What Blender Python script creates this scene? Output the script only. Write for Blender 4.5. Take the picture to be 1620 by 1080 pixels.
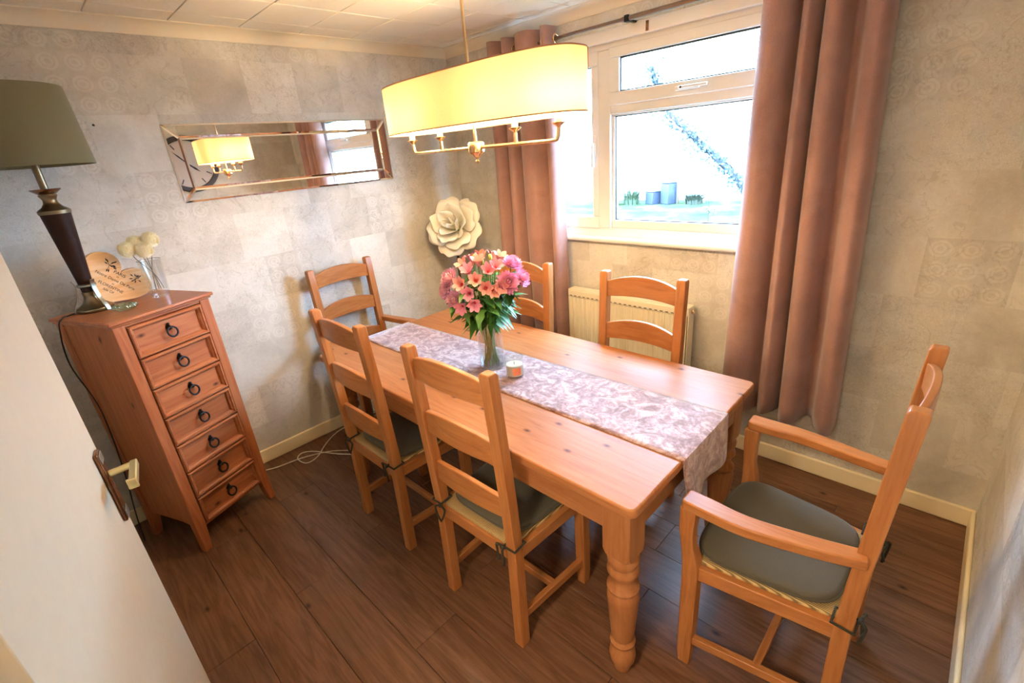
import bpy, bmesh, math, random
from mathutils import Vector, Matrix
random.seed(7)
R = math.radians
PI = math.pi
scene = bpy.context.scene
COL = scene.collection
for o in list(bpy.data.objects):
    bpy.data.objects.remove(o)

# ---------------------------------------------------------------- camera
cam_d = bpy.data.cameras.new('camera')
cam = bpy.data.objects.new('camera', cam_d)
COL.objects.link(cam)
RC = ((0.68871942, -0.32403674, 0.64858750), (-0.72047408, -0.20577010, 0.66225053), (-0.08113358, -0.92339529, -0.37517794))
m = Matrix.Identity(4)
for i in range(3):
    m[i][0] = RC[i][0]; m[i][1] = -RC[i][1]; m[i][2] = -RC[i][2]
m[2][3] = 1.6675
cam.matrix_world = m
cam_d.sensor_width = 36.0
cam_d.lens = 749.996 * 36.0 / 1620.0
cam_d.clip_start = 0.02
scene.camera = cam

# ---------------------------------------------------------------- world, exposure
world = bpy.data.worlds.new('sky')
scene.world = world
world.use_nodes = True
bg = world.node_tree.nodes['Background']
bg.inputs[0].default_value = (0.41, 0.66, 1.0, 1)
bg.inputs[1].default_value = 45.0
scene.view_settings.view_transform = 'Standard'
scene.view_settings.look = 'None'
scene.view_settings.gamma = 1.0
scene.view_settings.use_curve_mapping = False
scene.view_settings.exposure = 0.62
BULB_STRENGTH = 540.0
HALL_FILL_STRENGTH = 105.0
scene.cycles.use_denoising = True
scene.cycles.sample_clamp_indirect = 12.0
scene.cycles.max_bounces = 7
scene.cycles.diffuse_bounces = 4
scene.cycles.use_adaptive_sampling = True
scene.cycles.adaptive_threshold = 0.05
scene.cycles.caustics_reflective = False
scene.cycles.caustics_refractive = False
scene.cycles.transparent_max_bounces = 16

# ---------------------------------------------------------------- materials
MATS = {}
def srgb(r, g, b):
    def c(v):
        v /= 255.0
        return v / 12.92 if v <= 0.04045 else ((v + 0.055) / 1.055) ** 2.4
    return (c(r), c(g), c(b), 1.0)

def new_mat(name):
    mt = bpy.data.materials.new(name)
    mt.use_nodes = True
    nt = mt.node_tree
    b = nt.nodes['Principled BSDF']
    MATS[name] = mt
    return mt, nt, b

class NT:
    """small helper to wire nodes"""
    def __init__(s, nt): s.nt = nt
    def n(s, t, **kw):
        nd = s.nt.nodes.new(t)
        for k, v in kw.items(): setattr(nd, k, v)
        return nd
    def l(s, a, b): s.nt.links.new(a, b)
    def math(s, op, a, b=None, c=None):
        nd = s.n('ShaderNodeMath', operation=op)
        for i, v in enumerate((a, b, c)):
            if v is None: continue
            if isinstance(v, (int, float)): nd.inputs[i].default_value = v
            else: s.l(v, nd.inputs[i])
        return nd.outputs[0]
    def vmath(s, op, a, b=None):
        nd = s.n('ShaderNodeVectorMath', operation=op)
        for i, v in enumerate((a, b)):
            if v is None: continue
            if isinstance(v, (tuple, list)): nd.inputs[i].default_value = v
            else: s.l(v, nd.inputs[i])
        return nd
    def ramp(s, fac, stops, interp='LINEAR'):
        nd = s.n('ShaderNodeValToRGB')
        nd.color_ramp.interpolation = interp
        el = nd.color_ramp.elements
        while len(el) < len(stops): el.new(0.5)
        for e, (p, c) in zip(el, stops): e.position = p; e.color = c
        s.l(fac, nd.inputs[0])
        return nd.outputs[0]
    def mix(s, fac, a, b, blend='MIX'):
        nd = s.n('ShaderNodeMix', data_type='RGBA', blend_type=blend)
        for i, v in ((0, fac), (6, a), (7, b)):
            if isinstance(v, (int, float)): nd.inputs[i].default_value = v
            elif isinstance(v, tuple): nd.inputs[i].default_value = v
            else: s.l(v, nd.inputs[i])
        return nd.outputs[2]
    def noise(s, vec, scale, detail=3.0, rough=0.5, dist=0.0):
        nd = s.n('ShaderNodeTexNoise')
        nd.inputs['Scale'].default_value = scale; nd.inputs['Detail'].default_value = detail
        nd.inputs['Roughness'].default_value = rough; nd.inputs['Distortion'].default_value = dist
        if vec is not None: s.l(vec, nd.inputs['Vector'])
        return nd
    def bump(s, h, strength, dist, bsdf):
        nd = s.n('ShaderNodeBump')
        nd.inputs['Strength'].default_value = strength; nd.inputs['Distance'].default_value = dist
        s.l(h, nd.inputs['Height']); s.l(nd.outputs[0], bsdf.inputs['Normal'])

def plain(name, col, rough=0.5, metal=0.0, bump=0.0, bscale=200.0, sheen=0.0, coat=0.0, spec=0.5):
    mt, nt, b = new_mat(name); k = NT(nt)
    b.inputs['Base Color'].default_value = col
    b.inputs['Roughness'].default_value = rough
    b.inputs['Metallic'].default_value = metal
    b.inputs['Sheen Weight'].default_value = sheen
    b.inputs['Coat Weight'].default_value = coat
    b.inputs['Specular IOR Level'].default_value = spec
    tc = k.n('ShaderNodeTexCoord')
    nz = k.noise(tc.outputs['Object'], bscale if bump else 6.0, 3.0)
    c = k.mix(nz.outputs[0], tuple(x * 0.93 for x in col[:3]) + (1,), tuple(min(1, x * 1.07) for x in col[:3]) + (1,))
    k.l(c, b.inputs['Base Color'])
    if bump: k.bump(nz.outputs[0], bump, 0.002, b)
    return mt

def wood(name, axis, dark, mid, light, rough=0.34, scale=1.0, knots=True, knot_col=None, coat=0.0, vary=True, spec=0.35, cross='x', ksize=0.10, kfrac=0.45):
    mt, nt, b = new_mat(name); k = NT(nt)
    tc = k.n('ShaderNodeTexCoord')
    oi = k.n('ShaderNodeObjectInfo')
    off = k.n('ShaderNodeCombineXYZ')
    for i in range(3): k.l(k.math('MULTIPLY', oi.outputs['Random'], (17.0, 31.0, 23.0)[i]), off.inputs[i])
    base = k.vmath('ADD', tc.outputs['Object'], off.outputs[0]).outputs[0]
    sc = [9.0, 9.0, 9.0]; sc[axis] = 0.7
    v = k.vmath('MULTIPLY', base, tuple(x * scale for x in sc)).outputs[0]
    n1 = k.noise(v, 1.6, 4.0, 0.55, 0.6)
    n2 = k.noise(v, 9.0, 4.0, 0.6, 0.3)
    rings = k.math('FRACT', k.math('MULTIPLY', n1.outputs[0], 5.0))
    rings = k.math('ABSOLUTE', k.math('SUBTRACT', rings, 0.5))
    f = k.math('ADD', k.math('MULTIPLY', rings, 0.45), k.math('ADD', k.math('MULTIPLY', n2.outputs[0], 0.45), 0.16))
    col = k.ramp(f, [(0.12, dark), (0.40, mid), (0.75, light)])
    if knots:
        kv = [7.5, 7.5, 7.5]; kv[axis] = 4.2
        vo = k.n('ShaderNodeTexVoronoi'); vo.feature = 'F1'; vo.voronoi_dimensions = '2D'
        vo.inputs['Scale'].default_value = 1.0
        sk = k.n('ShaderNodeSeparateXYZ'); k.l(k.vmath('MULTIPLY', base, tuple(kv)).outputs[0], sk.inputs[0])
        ck_ = k.n('ShaderNodeCombineXYZ'); k.l(sk.outputs[axis], ck_.inputs[0]); k.l(sk.outputs[{'x': 0, 'y': 1, 'z': 2}[cross]], ck_.inputs[1])
        k.l(ck_.outputs[0], vo.inputs['Vector'])
        kk = k.math('SUBTRACT', 1.0, k.math('SMOOTH_MIN', 1.0, k.math('DIVIDE', vo.outputs['Distance'], ksize), 0.12))
        sel = k.math('GREATER_THAN', k.vmath('DOT_PRODUCT', vo.outputs['Color'], (1, 0, 0)).outputs['Value'], kfrac)
        kk = k.math('MULTIPLY', k.math('MULTIPLY', kk, sel), 1.1)
        kc = k.n('ShaderNodeClamp'); k.l(kk, kc.inputs[0])
        col = k.mix(kc.outputs[0], col, knot_col or (dark[0] * 0.3, dark[1] * 0.22, dark[2] * 0.2, 1))
    if vary:
        hv = k.n('ShaderNodeHueSaturation')
        k.l(col, hv.inputs['Color'])
        k.l(k.math('ADD', k.math('MULTIPLY', oi.outputs['Random'], 0.16), 0.92), hv.inputs['Value'])
        col = hv.outputs[0]
    k.l(col, b.inputs['Base Color'])
    k.l(k.math('ADD', k.math('MULTIPLY', n2.outputs[0], 0.18), rough - 0.09), b.inputs['Roughness'])
    b.inputs['Coat Weight'].default_value = coat
    b.inputs['Coat Roughness'].default_value = 0.25
    b.inputs['Specular IOR Level'].default_value = spec
    return mt

P_D, P_M, P_L = srgb(112, 64, 34), srgb(156, 101, 60), srgb(174, 120, 76)
for i, a in enumerate('xyz'):
    wood('chair_pine_' + a, i, srgb(110, 62, 32), srgb(164, 104, 56), srgb(184, 125, 74), knots=False)
    wood('table_pine_' + a, i, P_D, P_M, P_L, rough=0.40, knots=(a != 'z'), coat=0.0, spec=0.18, ksize=0.085, kfrac=0.35)
    wood('chest_pine_' + a, i, cross='zxy'[i], ksize=0.09, kfrac=0.72, dark=srgb(100, 50, 27), mid=srgb(152, 87, 52), light=srgb(174, 110, 70), knots=True)
wood('floor_oak', 1, srgb(58, 36, 24), srgb(100, 68, 48), srgb(130, 94, 70), rough=0.42, scale=1.25, knots=True, coat=0.0, ksize=0.10, kfrac=0.88)
wood('heart_wood', 0, srgb(205, 140, 85), srgb(228, 178, 122), srgb(240, 208, 165), rough=0.5, knots=False)

def wallpaper(name, ax):
    """silvery patchwork-tile print wallpaper; ax = which world axis runs along the wall"""
    mt, nt, b = new_mat(name); k = NT(nt)
    tc = k.n('ShaderNodeTexCoord')
    sp = k.n('ShaderNodeSeparateXYZ'); k.l(tc.outputs['Object'], sp.inputs[0])
    u, z = sp.outputs[ax], sp.outputs[2]
    # patches
    P = 0.265
    pu, pz = k.math('DIVIDE', u, P), k.math('DIVIDE', z, P * 0.92)
    row = k.math('FLOOR', pz)
    pu2 = k.math('ADD', pu, k.math('MULTIPLY', row, 0.37))
    ci = k.math('FLOOR', pu2)
    cell = k.n('ShaderNodeCombineXYZ'); k.l(ci, cell.inputs[0]); k.l(row, cell.inputs[1])
    wn = k.n('ShaderNodeTexWhiteNoise'); wn.noise_dimensions = '3D'; k.l(cell.outputs[0], wn.inputs['Vector'])
    spc = k.n('ShaderNodeSeparateColor'); k.l(wn.outputs['Color'], spc.inputs[0])
    r1, r2, r3 = spc.outputs
    # mottling
    uv = k.n('ShaderNodeCombineXYZ'); k.l(u, uv.inputs[0]); k.l(z, uv.inputs[1])
    big = k.noise(uv.outputs[0], 4.2, 4.0, 0.6, 0.8)
    fine = k.noise(uv.outputs[0], 70.0, 3.0, 0.65, 1.2)
    vein = k.math('ABSOLUTE', k.math('SUBTRACT', k.noise(uv.outputs[0], 9.0, 3.0, 0.6, 0.9).outputs[0], 0.5))
    vein = k.math('LESS_THAN', vein, 0.012)
    # ring motifs on a fine sub-grid (three per patch)
    S = P / 3.0
    su = k.math('SUBTRACT', k.math('FRACT', k.math('MULTIPLY', pu2, 3.0)), 0.5)
    sz = k.math('SUBTRACT', k.math('FRACT', k.math('MULTIPLY', pz, 3.0)), 0.5)
    d = k.math('SQRT', k.math('ADD', k.math('MULTIPLY', su, su), k.math('MULTIPLY', sz, sz)))
    ring = k.math('LESS_THAN', k.math('ABSOLUTE', k.math('SUBTRACT', d, 0.34)), 0.055)
    ring2 = k.math('LESS_THAN', k.math('ABSOLUTE', k.math('SUBTRACT', d, 0.17)), 0.05)
    rmask = k.math('MULTIPLY', k.math('ADD', ring, ring2), k.math('GREATER_THAN', r2, 0.84))
    lw = k.math('LESS_THAN', k.math('ABSOLUTE', k.math('SUBTRACT', fine.outputs[0], 0.5)), 0.03)
    lmask = k.math('MULTIPLY', lw, k.math('LESS_THAN', r2, 0.38))
    f = k.math('ADD', k.math('MULTIPLY', r1, 0.30), k.math('MULTIPLY', big.outputs[0], 0.95))
    f = k.math('ADD', f, k.math('MULTIPLY', k.math('SUBTRACT', fine.outputs[0], 0.5), 0.35))
    f = k.math('ADD', f, k.math('MULTIPLY', rmask, 0.12))
    f = k.math('ADD', f, k.math('MULTIPLY', lmask, 0.20))
    f = k.math('SUBTRACT', f, k.math('MULTIPLY', k.math('MULTIPLY', vein, k.math('GREATER_THAN', r3, 0.5)), 0.16))
    col = k.ramp(f, [(0.25, srgb(177, 171, 158)), (0.55, srgb(200, 194, 181)), (0.95, srgb(226, 222, 211))])
    k.l(col, b.inputs['Base Color'])
    rr = k.math('ADD', 0.62, k.math('MULTIPLY', rmask, -0.12))
    k.l(rr, b.inputs['Roughness'])
    b.inputs['Specular IOR Level'].default_value = 0.35
    return mt
wallpaper('wallpaper_x', 0)
wallpaper('wallpaper_y', 1)

plain('white_paint', srgb(232, 222, 202), 0.4, bump=0.03, bscale=60)
plain('door_paint', srgb(182, 168, 143), 0.35, bump=0.02, bscale=30)
plain('cream_paint', srgb(240, 224, 184), 0.4)
plain('coving_paint', srgb(236, 226, 204), 0.6)
plain('upvc', srgb(238, 236, 232), 0.25)
plain('radiator_enamel', srgb(238, 228, 200), 0.3)
plain('slot_dark', srgb(70, 62, 52), 0.6)
plain('hall_paint', srgb(205, 200, 192), 0.7)
plain('black_iron', srgb(22, 22, 26), 0.4, 0.6)
plain('pole_metal', srgb(120, 100, 84), 0.35, 0.6)
plain('nickel', srgb(222, 196, 158), 0.22, 1.0)
plain('bronze', srgb(134, 118, 92), 0.32, 1.0)
plain('pale_bronze', srgb(150, 146, 132), 0.35, 0.9)
plain('brass', srgb(222, 206, 150), 0.3, 0.8)
plain('plate_metal', srgb(120, 86, 62), 0.25, 0.9)
plain('lamp_leather', srgb(44, 24, 17), 0.5, spec=0.15)
plain('olive_linen', srgb(112, 104, 70), 0.9, bump=0.3, bscale=420, sheen=0.2)
plain('shade_trim', srgb(150, 108, 78), 0.8)
plain('cushion_cloth', srgb(78, 74, 60), 0.95, bump=0.3, bscale=300, sheen=0.15)
plain('tie_cloth', srgb(46, 46, 36), 0.95)
plain('white_cable', srgb(232, 226, 208), 0.4)
plain('black_cable', srgb(24, 22, 22), 0.4)
plain('clock_metal', srgb(58, 54, 56), 0.5, 0.4)
plain('clock_face', srgb(206, 198, 190), 0.6)
plain('stem_green', srgb(112, 142, 66), 0.5)
plain('leaf_green', srgb(72, 128, 52), 0.45, bump=0.2, bscale=80)
plain('sage_green', srgb(120, 150, 110), 0.6)
plain('mum_pink', srgb(246, 168, 196), 0.6)
plain('mum_coral', srgb(252, 190, 208), 0.6)
plain('lily_salmon', srgb(250, 176, 166), 0.55)
plain('lily_pink', srgb(248, 164, 182), 0.55)
plain('lily_throat', srgb(205, 50, 60), 0.6)
plain('bud_green', srgb(176, 190, 90), 0.5)
plain('pompom_cream', srgb(250, 240, 208), 0.9)
plain('dark_stem', srgb(72, 66, 48), 0.6)
plain('foam_cream', srgb(250, 244, 228), 0.55)
plain('black_plastic', srgb(24, 24, 24), 0.4)
plain('candle_wax', srgb(238, 226, 190), 0.5)
plain('candle_label', srgb(236, 140, 96), 0.6)
plain('ink', srgb(52, 44, 44), 0.7)
plain('bin_plastic', srgb(36, 44, 58), 0.5)
plain('post_timber', srgb(72, 58, 38), 0.7)
plain('bark', srgb(46, 50, 54), 0.9, bump=0.4, bscale=30)
plain('tree_leaf', srgb(44, 56, 54), 0.6)
plain('grass_blade', srgb(48, 60, 38), 0.6)
plain('bush_leaf', srgb(44, 50, 36), 0.7)
plain('backdrop_white', srgb(240, 240, 238), 0.8)
plain('rush_light', srgb(196, 170, 120), 0.9)

def velvet(name, dark, mid, light, crushed):
    mt, nt, b = new_mat(name); k = NT(nt)
    tc = k.n('ShaderNodeTexCoord')
    if crushed:
        v = k.vmath('MULTIPLY', tc.outputs['Object'], (1.0, 0.8, 1.0)).outputs[0]
        n1 = k.noise(v, 16.0, 6.0, 0.68, 1.8)
        n2 = k.noise(v, 55.0, 4.0, 0.65, 1.2)
        f = k.math('ADD', k.math('MULTIPLY', n1.outputs[0], 0.75), k.math('MULTIPLY', n2.outputs[0], 0.30))
        col = k.ramp(f, [(0.42, dark), (0.51, mid), (0.60, light)])
        b.inputs['Sheen Weight'].default_value = 0.6
        b.inputs['Roughness'].default_value = 0.55
        k.bump(f, 0.35, 0.004, b)
    else:
        n1 = k.noise(tc.outputs['Object'], 5.0, 4.0, 0.6, 0.6)
        n2 = k.noise(tc.outputs['Object'], 300.0, 2.0)
        f = k.math('ADD', k.math('MULTIPLY', n1.outputs[0], 0.7), k.math('MULTIPLY', n2.outputs[0], 0.3))
        col = k.ramp(f, [(0.3, dark), (0.5, mid), (0.7, light)])
        b.inputs['Sheen Weight'].default_value = 0.35
        b.inputs['Roughness'].default_value = 0.85
        k.bump(n2.outputs[0], 0.15, 0.001, b)
    k.l(col, b.inputs['Base Color'])
    b.inputs['Specular IOR Level'].default_value = 0.2
    return mt
velvet('runner_velvet', srgb(112, 74, 66), srgb(154, 114, 105), srgb(194, 166, 158), True)
velvet('curtain_velvet', srgb(146, 110, 102), srgb(164, 126, 116), srgb(178, 140, 130), False)

def rush(name):
    mt, nt, b = new_mat(name); k = NT(nt)
    tc = k.n('ShaderNodeTexCoord')
    w = k.n('ShaderNodeTexWave'); w.inputs['Scale'].default_value = 55.0; w.inputs['Distortion'].default_value = 1.5
    k.l(tc.outputs['Object'], w.inputs['Vector'])
    col = k.ramp(w.outputs['Fac'], [(0.1, srgb(120, 96, 58)), (0.8, srgb(202, 174, 118))])
    k.l(col, b.inputs['Base Color']); b.inputs['Roughness'].default_value = 0.85
    k.bump(w.outputs['Fac'], 0.5, 0.003, b)
rush('rush_weave')

def clear_glass(name, tint=(1, 1, 1, 1), gloss=0.08, edge=0.55):
    mt, nt, b = new_mat(name); k = NT(nt)
    nt.nodes.remove(b)
    out = nt.nodes['Material Output']
    tr = k.n('ShaderNodeBsdfTransparent'); tr.inputs[0].default_value = tint
    gl = k.n('ShaderNodeBsdfGlossy'); gl.inputs['Roughness'].default_value = 0.03
    gl.inputs['Color'].default_value = (1, 1, 1, 1)
    lw = k.n('ShaderNodeLayerWeight'); lw.inputs['Blend'].default_value = 0.35
    f = k.math('ADD', gloss, k.math('MULTIPLY', k.math('POWER', lw.outputs['Facing'], 3.0), edge))
    mx = k.n('ShaderNodeMixShader'); k.l(f, mx.inputs[0]); k.l(tr.outputs[0], mx.inputs[1]); k.l(gl.outputs[0], mx.inputs[2])
    k.l(mx.outputs[0], out.inputs['Surface'])
    return mt
clear_glass('window_glass', (0.97, 0.99, 1, 1), 0.03, 0.2)
clear_glass('vase_glass', (0.945, 0.965, 0.97, 1), 0.10, 0.8)
clear_glass('green_glass', (0.78, 0.92, 0.86, 1), 0.16, 0.6)
clear_glass('water', (0.96, 0.98, 0.985, 1), 0.04, 0.25)

mt, nt, b = new_mat('mirror_silver'); b.inputs['Base Color'].default_value = (0.86, 0.84, 0.82, 1)
b.inputs['Metallic'].default_value = 1.0; b.inputs['Roughness'].default_value = 0.015

mt, nt, b = new_mat('shade_fabric'); k = NT(nt)
tc = k.n('ShaderNodeTexCoord'); nz = k.noise(tc.outputs['Object'], 260.0, 2.0)
c = k.mix(nz.outputs[0], srgb(238, 200, 144), srgb(247, 216, 164))
df = k.n('ShaderNodeBsdfDiffuse'); tl = k.n('ShaderNodeBsdfTranslucent')
k.l(c, df.inputs[0]); k.l(c, tl.inputs[0])
mx = k.n('ShaderNodeMixShader'); mx.inputs[0].default_value = 0.085
k.l(df.outputs[0], mx.inputs[1]); k.l(tl.outputs[0], mx.inputs[2])
k.l(mx.outputs[0], nt.nodes['Material Output'].inputs['Surface'])

mt, nt, b = new_mat('bulb_glow')
b.inputs['Base Color'].default_value = (1, 0.9, 0.7, 1)
b.inputs['Emission Color'].default_value = (1.0, 0.74, 0.44, 1)
b.inputs['Emission Strength'].default_value = BULB_STRENGTH

mt, nt, b = new_mat('hall_fill_glow')  # glow of the unseen fill light added in the hall
b.inputs['Base Color'].default_value = (1, 0.95, 0.85, 1)
b.inputs['Emission Color'].default_value = (1.0, 0.77, 0.52, 1)
b.inputs['Emission Strength'].default_value = HALL_FILL_STRENGTH

mt, nt, b = new_mat('lawn_grass'); k = NT(nt)
tc = k.n('ShaderNodeTexCoord'); nz = k.noise(tc.outputs['Object'], 1.3, 6.0, 0.65)
k.l(k.ramp(nz.outputs[0], [(0.3, srgb(38, 52, 33)), (0.5, srgb(52, 66, 46)), (0.7, srgb(84, 92, 76))]), b.inputs['Base Color'])
b.inputs['Roughness'].default_value = 1.0
b.inputs['Specular IOR Level'].default_value = 0.0

mt, nt, b = new_mat('ceiling_tile'); k = NT(nt)
tc = k.n('ShaderNodeTexCoord')
v = k.vmath('MULTIPLY', tc.outputs['Object'], (14.0, 70.0, 1.0)).outputs[0]
nz = k.noise(v, 1.0, 3.0, 0.6, 0.6)
b.inputs['Base Color'].default_value = srgb(250, 244, 232); b.inputs['Roughness'].default_value = 0.8
k.bump(nz.outputs[0], 0.5, 0.004, b)

# ---------------------------------------------------------------- mesh builder
class MB:
    def __init__(s): s.v = []; s.f = []; s.mi = []; s.cur = 0
    def add(s, vs, fs):
        o = len(s.v); s.v += [tuple(p) for p in vs]
        for f in fs: s.f.append(tuple(i + o for i in f)); s.mi.append(s.cur)
        return s
    def box(s, lo, hi, M=None):
        x0, y0, z0 = lo; x1, y1, z1 = hi
        vs = [(x0, y0, z0), (x1, y0, z0), (x1, y1, z0), (x0, y1, z0), (x0, y0, z1), (x1, y0, z1), (x1, y1, z1), (x0, y1, z1)]
        if M: vs = [M @ Vector(p) for p in vs]
        return s.add(vs, [(0, 3, 2, 1), (4, 5, 6, 7), (0, 1, 5, 4), (1, 2, 6, 5), (2, 3, 7, 6), (3, 0, 4, 7)])
    def loft(s, loops, cap=True, closed=False):
        n = len(loops[0]); vs = [p for l in loops for p in l]; fs = []
        m = len(loops)
        for i in range(m if closed else m - 1):
            a, b = i * n, ((i + 1) % m) * n
            for j in range(n): fs.append((a + j, a + (j + 1) % n, b + (j + 1) % n, b + j))
        if cap and not closed:
            fs.append(tuple(range(n - 1, -1, -1))); fs.append(tuple(range((m - 1) * n, m * n)))
        return s.add(vs, fs)
    def sheet(s, rows):
        n = len(rows[0]); vs = [p for r in rows for p in r]; fs = []
        for i in range(len(rows) - 1):
            for j in range(n - 1):
                a = i * n + j; fs.append((a, a + 1, a + n + 1, a + n))
        return s.add(vs, fs)
    def lathe(s, prof, seg=24, c=(0, 0, 0), cap=True):
        loops = []
        for r, z in prof:
            loops.append([(c[0] + r * math.cos(2 * PI * j / seg), c[1] + r * math.sin(2 * PI * j / seg), c[2] + z) for j in range(seg)])
        return s.loft(loops, cap)
    def tube(s, pts, r, seg=8, closed=False, cap=True):
        pts = [Vector(p) for p in pts]; n = len(pts); loops = []
        rs = r if isinstance(r, (list, tuple)) else [r] * n
        up = None
        for i, p in enumerate(pts):
            if closed: t = pts[(i + 1) % n] - pts[i - 1]
            else: t = pts[min(i + 1, n - 1)] - pts[max(i - 1, 0)]
            t.normalize()
            if up is None:
                up = Vector((0, 0, 1)) if abs(t.z) < 0.9 else Vector((1, 0, 0))
            x = t.cross(up)
            if x.length < 1e-5: x = t.orthogonal()
            x.normalize(); y = x.cross(t); y.normalize(); up = y
            loops.append([p + (x * math.cos(2 * PI * j / seg) + y * math.sin(2 * PI * j / seg)) * rs[i] for j in range(seg)])
        return s.loft(loops, cap, closed)
    def ellipsoid(s, c, rx, ry, rz, seg=12, rings=8):
        c = Vector(c); loops = []
        for i in range(1, rings):
            a = PI * i / rings
            loops.append([(c.x + rx * math.sin(a) * math.cos(2 * PI * j / seg), c.y + ry * math.sin(a) * math.sin(2 * PI * j / seg), c.z - rz * math.cos(a)) for j in range(seg)])
        return s.loft(loops)
    def build(s, name, mats, parent=None, smooth=None, bevel=0.0, solid=0.0, subsurf=0, loc=None, segs=2):
        me = bpy.data.meshes.new(name)
        me.from_pydata([tuple(p) for p in s.v], [], s.f)
        bm = bmesh.new(); bm.from_mesh(me)
        bmesh.ops.recalc_face_normals(bm, faces=bm.faces)
        bm.to_mesh(me); bm.free()
        if isinstance(mats, str): mats = [mats]
        for mm in mats: me.materials.append(MATS[mm])
        if len(mats) > 1: me.polygons.foreach_set('material_index', s.mi)
        if smooth is not None or bevel:
            me.polygons.foreach_set('use_smooth', [True] * len(me.polygons))
            me.set_sharp_from_angle(angle=R(smooth if smooth is not None else 40))
        o = bpy.data.objects.new(name, me); COL.objects.link(o)
        if parent is not None: o.parent = parent
        if loc: o.location = loc
        if solid:
            md = o.modifiers.new('solid', 'SOLIDIFY'); md.thickness = solid; md.offset = 0
        if bevel:
            md = o.modifiers.new('bevel', 'BEVEL'); md.width = bevel; md.segments = segs; md.limit_method = 'ANGLE'; md.angle_limit = R(38)
            md.harden_normals = False
        if subsurf:
            md = o.modifiers.new('sub', 'SUBSURF'); md.levels = subsurf; md.render_levels = subsurf
        return o

def tag(o, label=None, cat=None, group=None, kind=None):
    if label: o['label'] = label
    if cat: o['category'] = cat
    if group: o['group'] = group
    if kind: o['kind'] = kind
    return o
def thing(name, label, cat, loc=(0, 0, 0), rz=0.0, group=None):
    o = bpy.data.objects.new(name, None); COL.objects.link(o)
    o.location = loc; o.rotation_euler = (0, 0, rz); o.empty_display_size = 0.05
    return tag(o, label, cat, group)
def copy_tree(o, parent=None):
    c = o.copy(); COL.objects.link(c)
    if parent is not None: c.parent = parent
    for ch in list(o.children): copy_tree(ch, c)
    return c
def spline(pts, n):
    """Catmull-Rom through pts, n samples per span"""
    P = [Vector(p) for p in pts]; out = []
    for i in range(len(P) - 1):
        p0 = P[max(i - 1, 0)]; p1 = P[i]; p2 = P[i + 1]; p3 = P[min(i + 2, len(P) - 1)]
        for j in range(n):
            t = j / n
            out.append(0.5 * ((2 * p1) + (p2 - p0) * t + (2 * p0 - 5 * p1 + 4 * p2 - p3) * t * t + (3 * p1 - p0 - 3 * p2 + p3) * t ** 3))
    out.append(P[-1]); return out
def rect(cx, cy, hx, hy, z):
    return [(cx - hx, cy - hy, z), (cx + hx, cy - hy, z), (cx + hx, cy + hy, z), (cx - hx, cy + hy, z)]

# ---------------------------------------------------------------- room shell
XR, YB, YN, XL, ZC = 2.437, 2.893, -0.238, -0.20, 2.335
def struct(o): return tag(o, kind='structure')

# floor: a dark underlay that carries the planks
fl = struct(MB().box((-1.45, YN - 0.1, -0.06), (XR + 0.1, YB + 0.1, -0.008)).build('floor', 'black_plastic'))
tag(fl, 'dark brown wood-effect plank floor')
PW, PL = 0.192, 1.26
x = XL - 0.05; r = 0
while x < XR:
    x1 = min(x + PW, XR)
    y = YN - (r * 0.47 % 1.0) * PL
    while y < YB:
        a, e = max(y, YN), min(y + PL, YB)
        if e - a > 0.02:
            MB().box((x + 0.0006, a + 0.0006, -0.0079), (x1 - 0.0006, e - 0.0006, 0.0)).build('plank', 'floor_oak', fl, bevel=0.0012, segs=1)
        y += PL
    x = x1 if x1 < XR else XR + 1; r += 1
MB().box((-1.45, YN, -0.0079), (XL - 0.052, 1.0, -0.001)).build('hall_carpet', 'hall_paint', fl)

struct(MB().box((XL - 0.1, YB, -0.05), (XR + 0.3, YB + 0.12, ZC + 0.1)).build('wall_back', 'wallpaper_x'))
WY0, WY1, WZ0, WZ1 = 0.60, 2.32, 1.12, 2.19
wr = MB()
wr.box((XR, YN - 0.12, -0.3), (XR + 0.2, YB, WZ0)).box((XR, YN - 0.12, WZ1), (XR + 0.2, YB, ZC + 0.1))
wr.box((XR, YN - 0.12, WZ0), (XR + 0.2, WY0, WZ1)).box((XR, WY1, WZ0), (XR + 0.2, YB, WZ1))
struct(wr.build('wall_right', 'wallpaper_y'))
struct(MB().box((XL - 0.1, YN - 0.12, -0.05), (XR, YN, ZC + 0.1)).build('wall_front', 'wallpaper_x'))
DY0, DY1, DZ = -0.09, 0.71, 2.0
wl = MB()
wl.box((XL - 0.1, YN, -0.05), (XL, DY0, ZC + 0.1)).box((XL - 0.1, DY1, -0.05), (XL, YB, ZC + 0.1)).box((XL - 0.1, DY0, DZ), (XL, DY1, ZC + 0.1))
struct(wl.build('wall_left', 'wallpaper_y'))
hw = MB()
hw.box((-1.5, YN - 0.12, -0.05), (-1.4, 1.1, ZC + 0.1)).box((-1.4, YN - 0.12, -0.05), (XL - 0.1, YN, ZC + 0.1)).box((-1.4, 1.0, -0.05), (XL - 0.1, 1.1, ZC + 0.1))
struct(hw.build('wall_hall', 'hall_paint'))
ceil = struct(MB().box((-1.5, YN - 0.12, ZC), (XR + 0.2, YB + 0.12, ZC + 0.1)).build('ceiling', 'ceiling_tile'))
tag(ceil, 'cream textured tiled ceiling')
T = 0.3035
tile_me = {}
ix0 = math.floor((XL - 0.48) / T)
gx = 0.48 + ix0 * T
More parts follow.
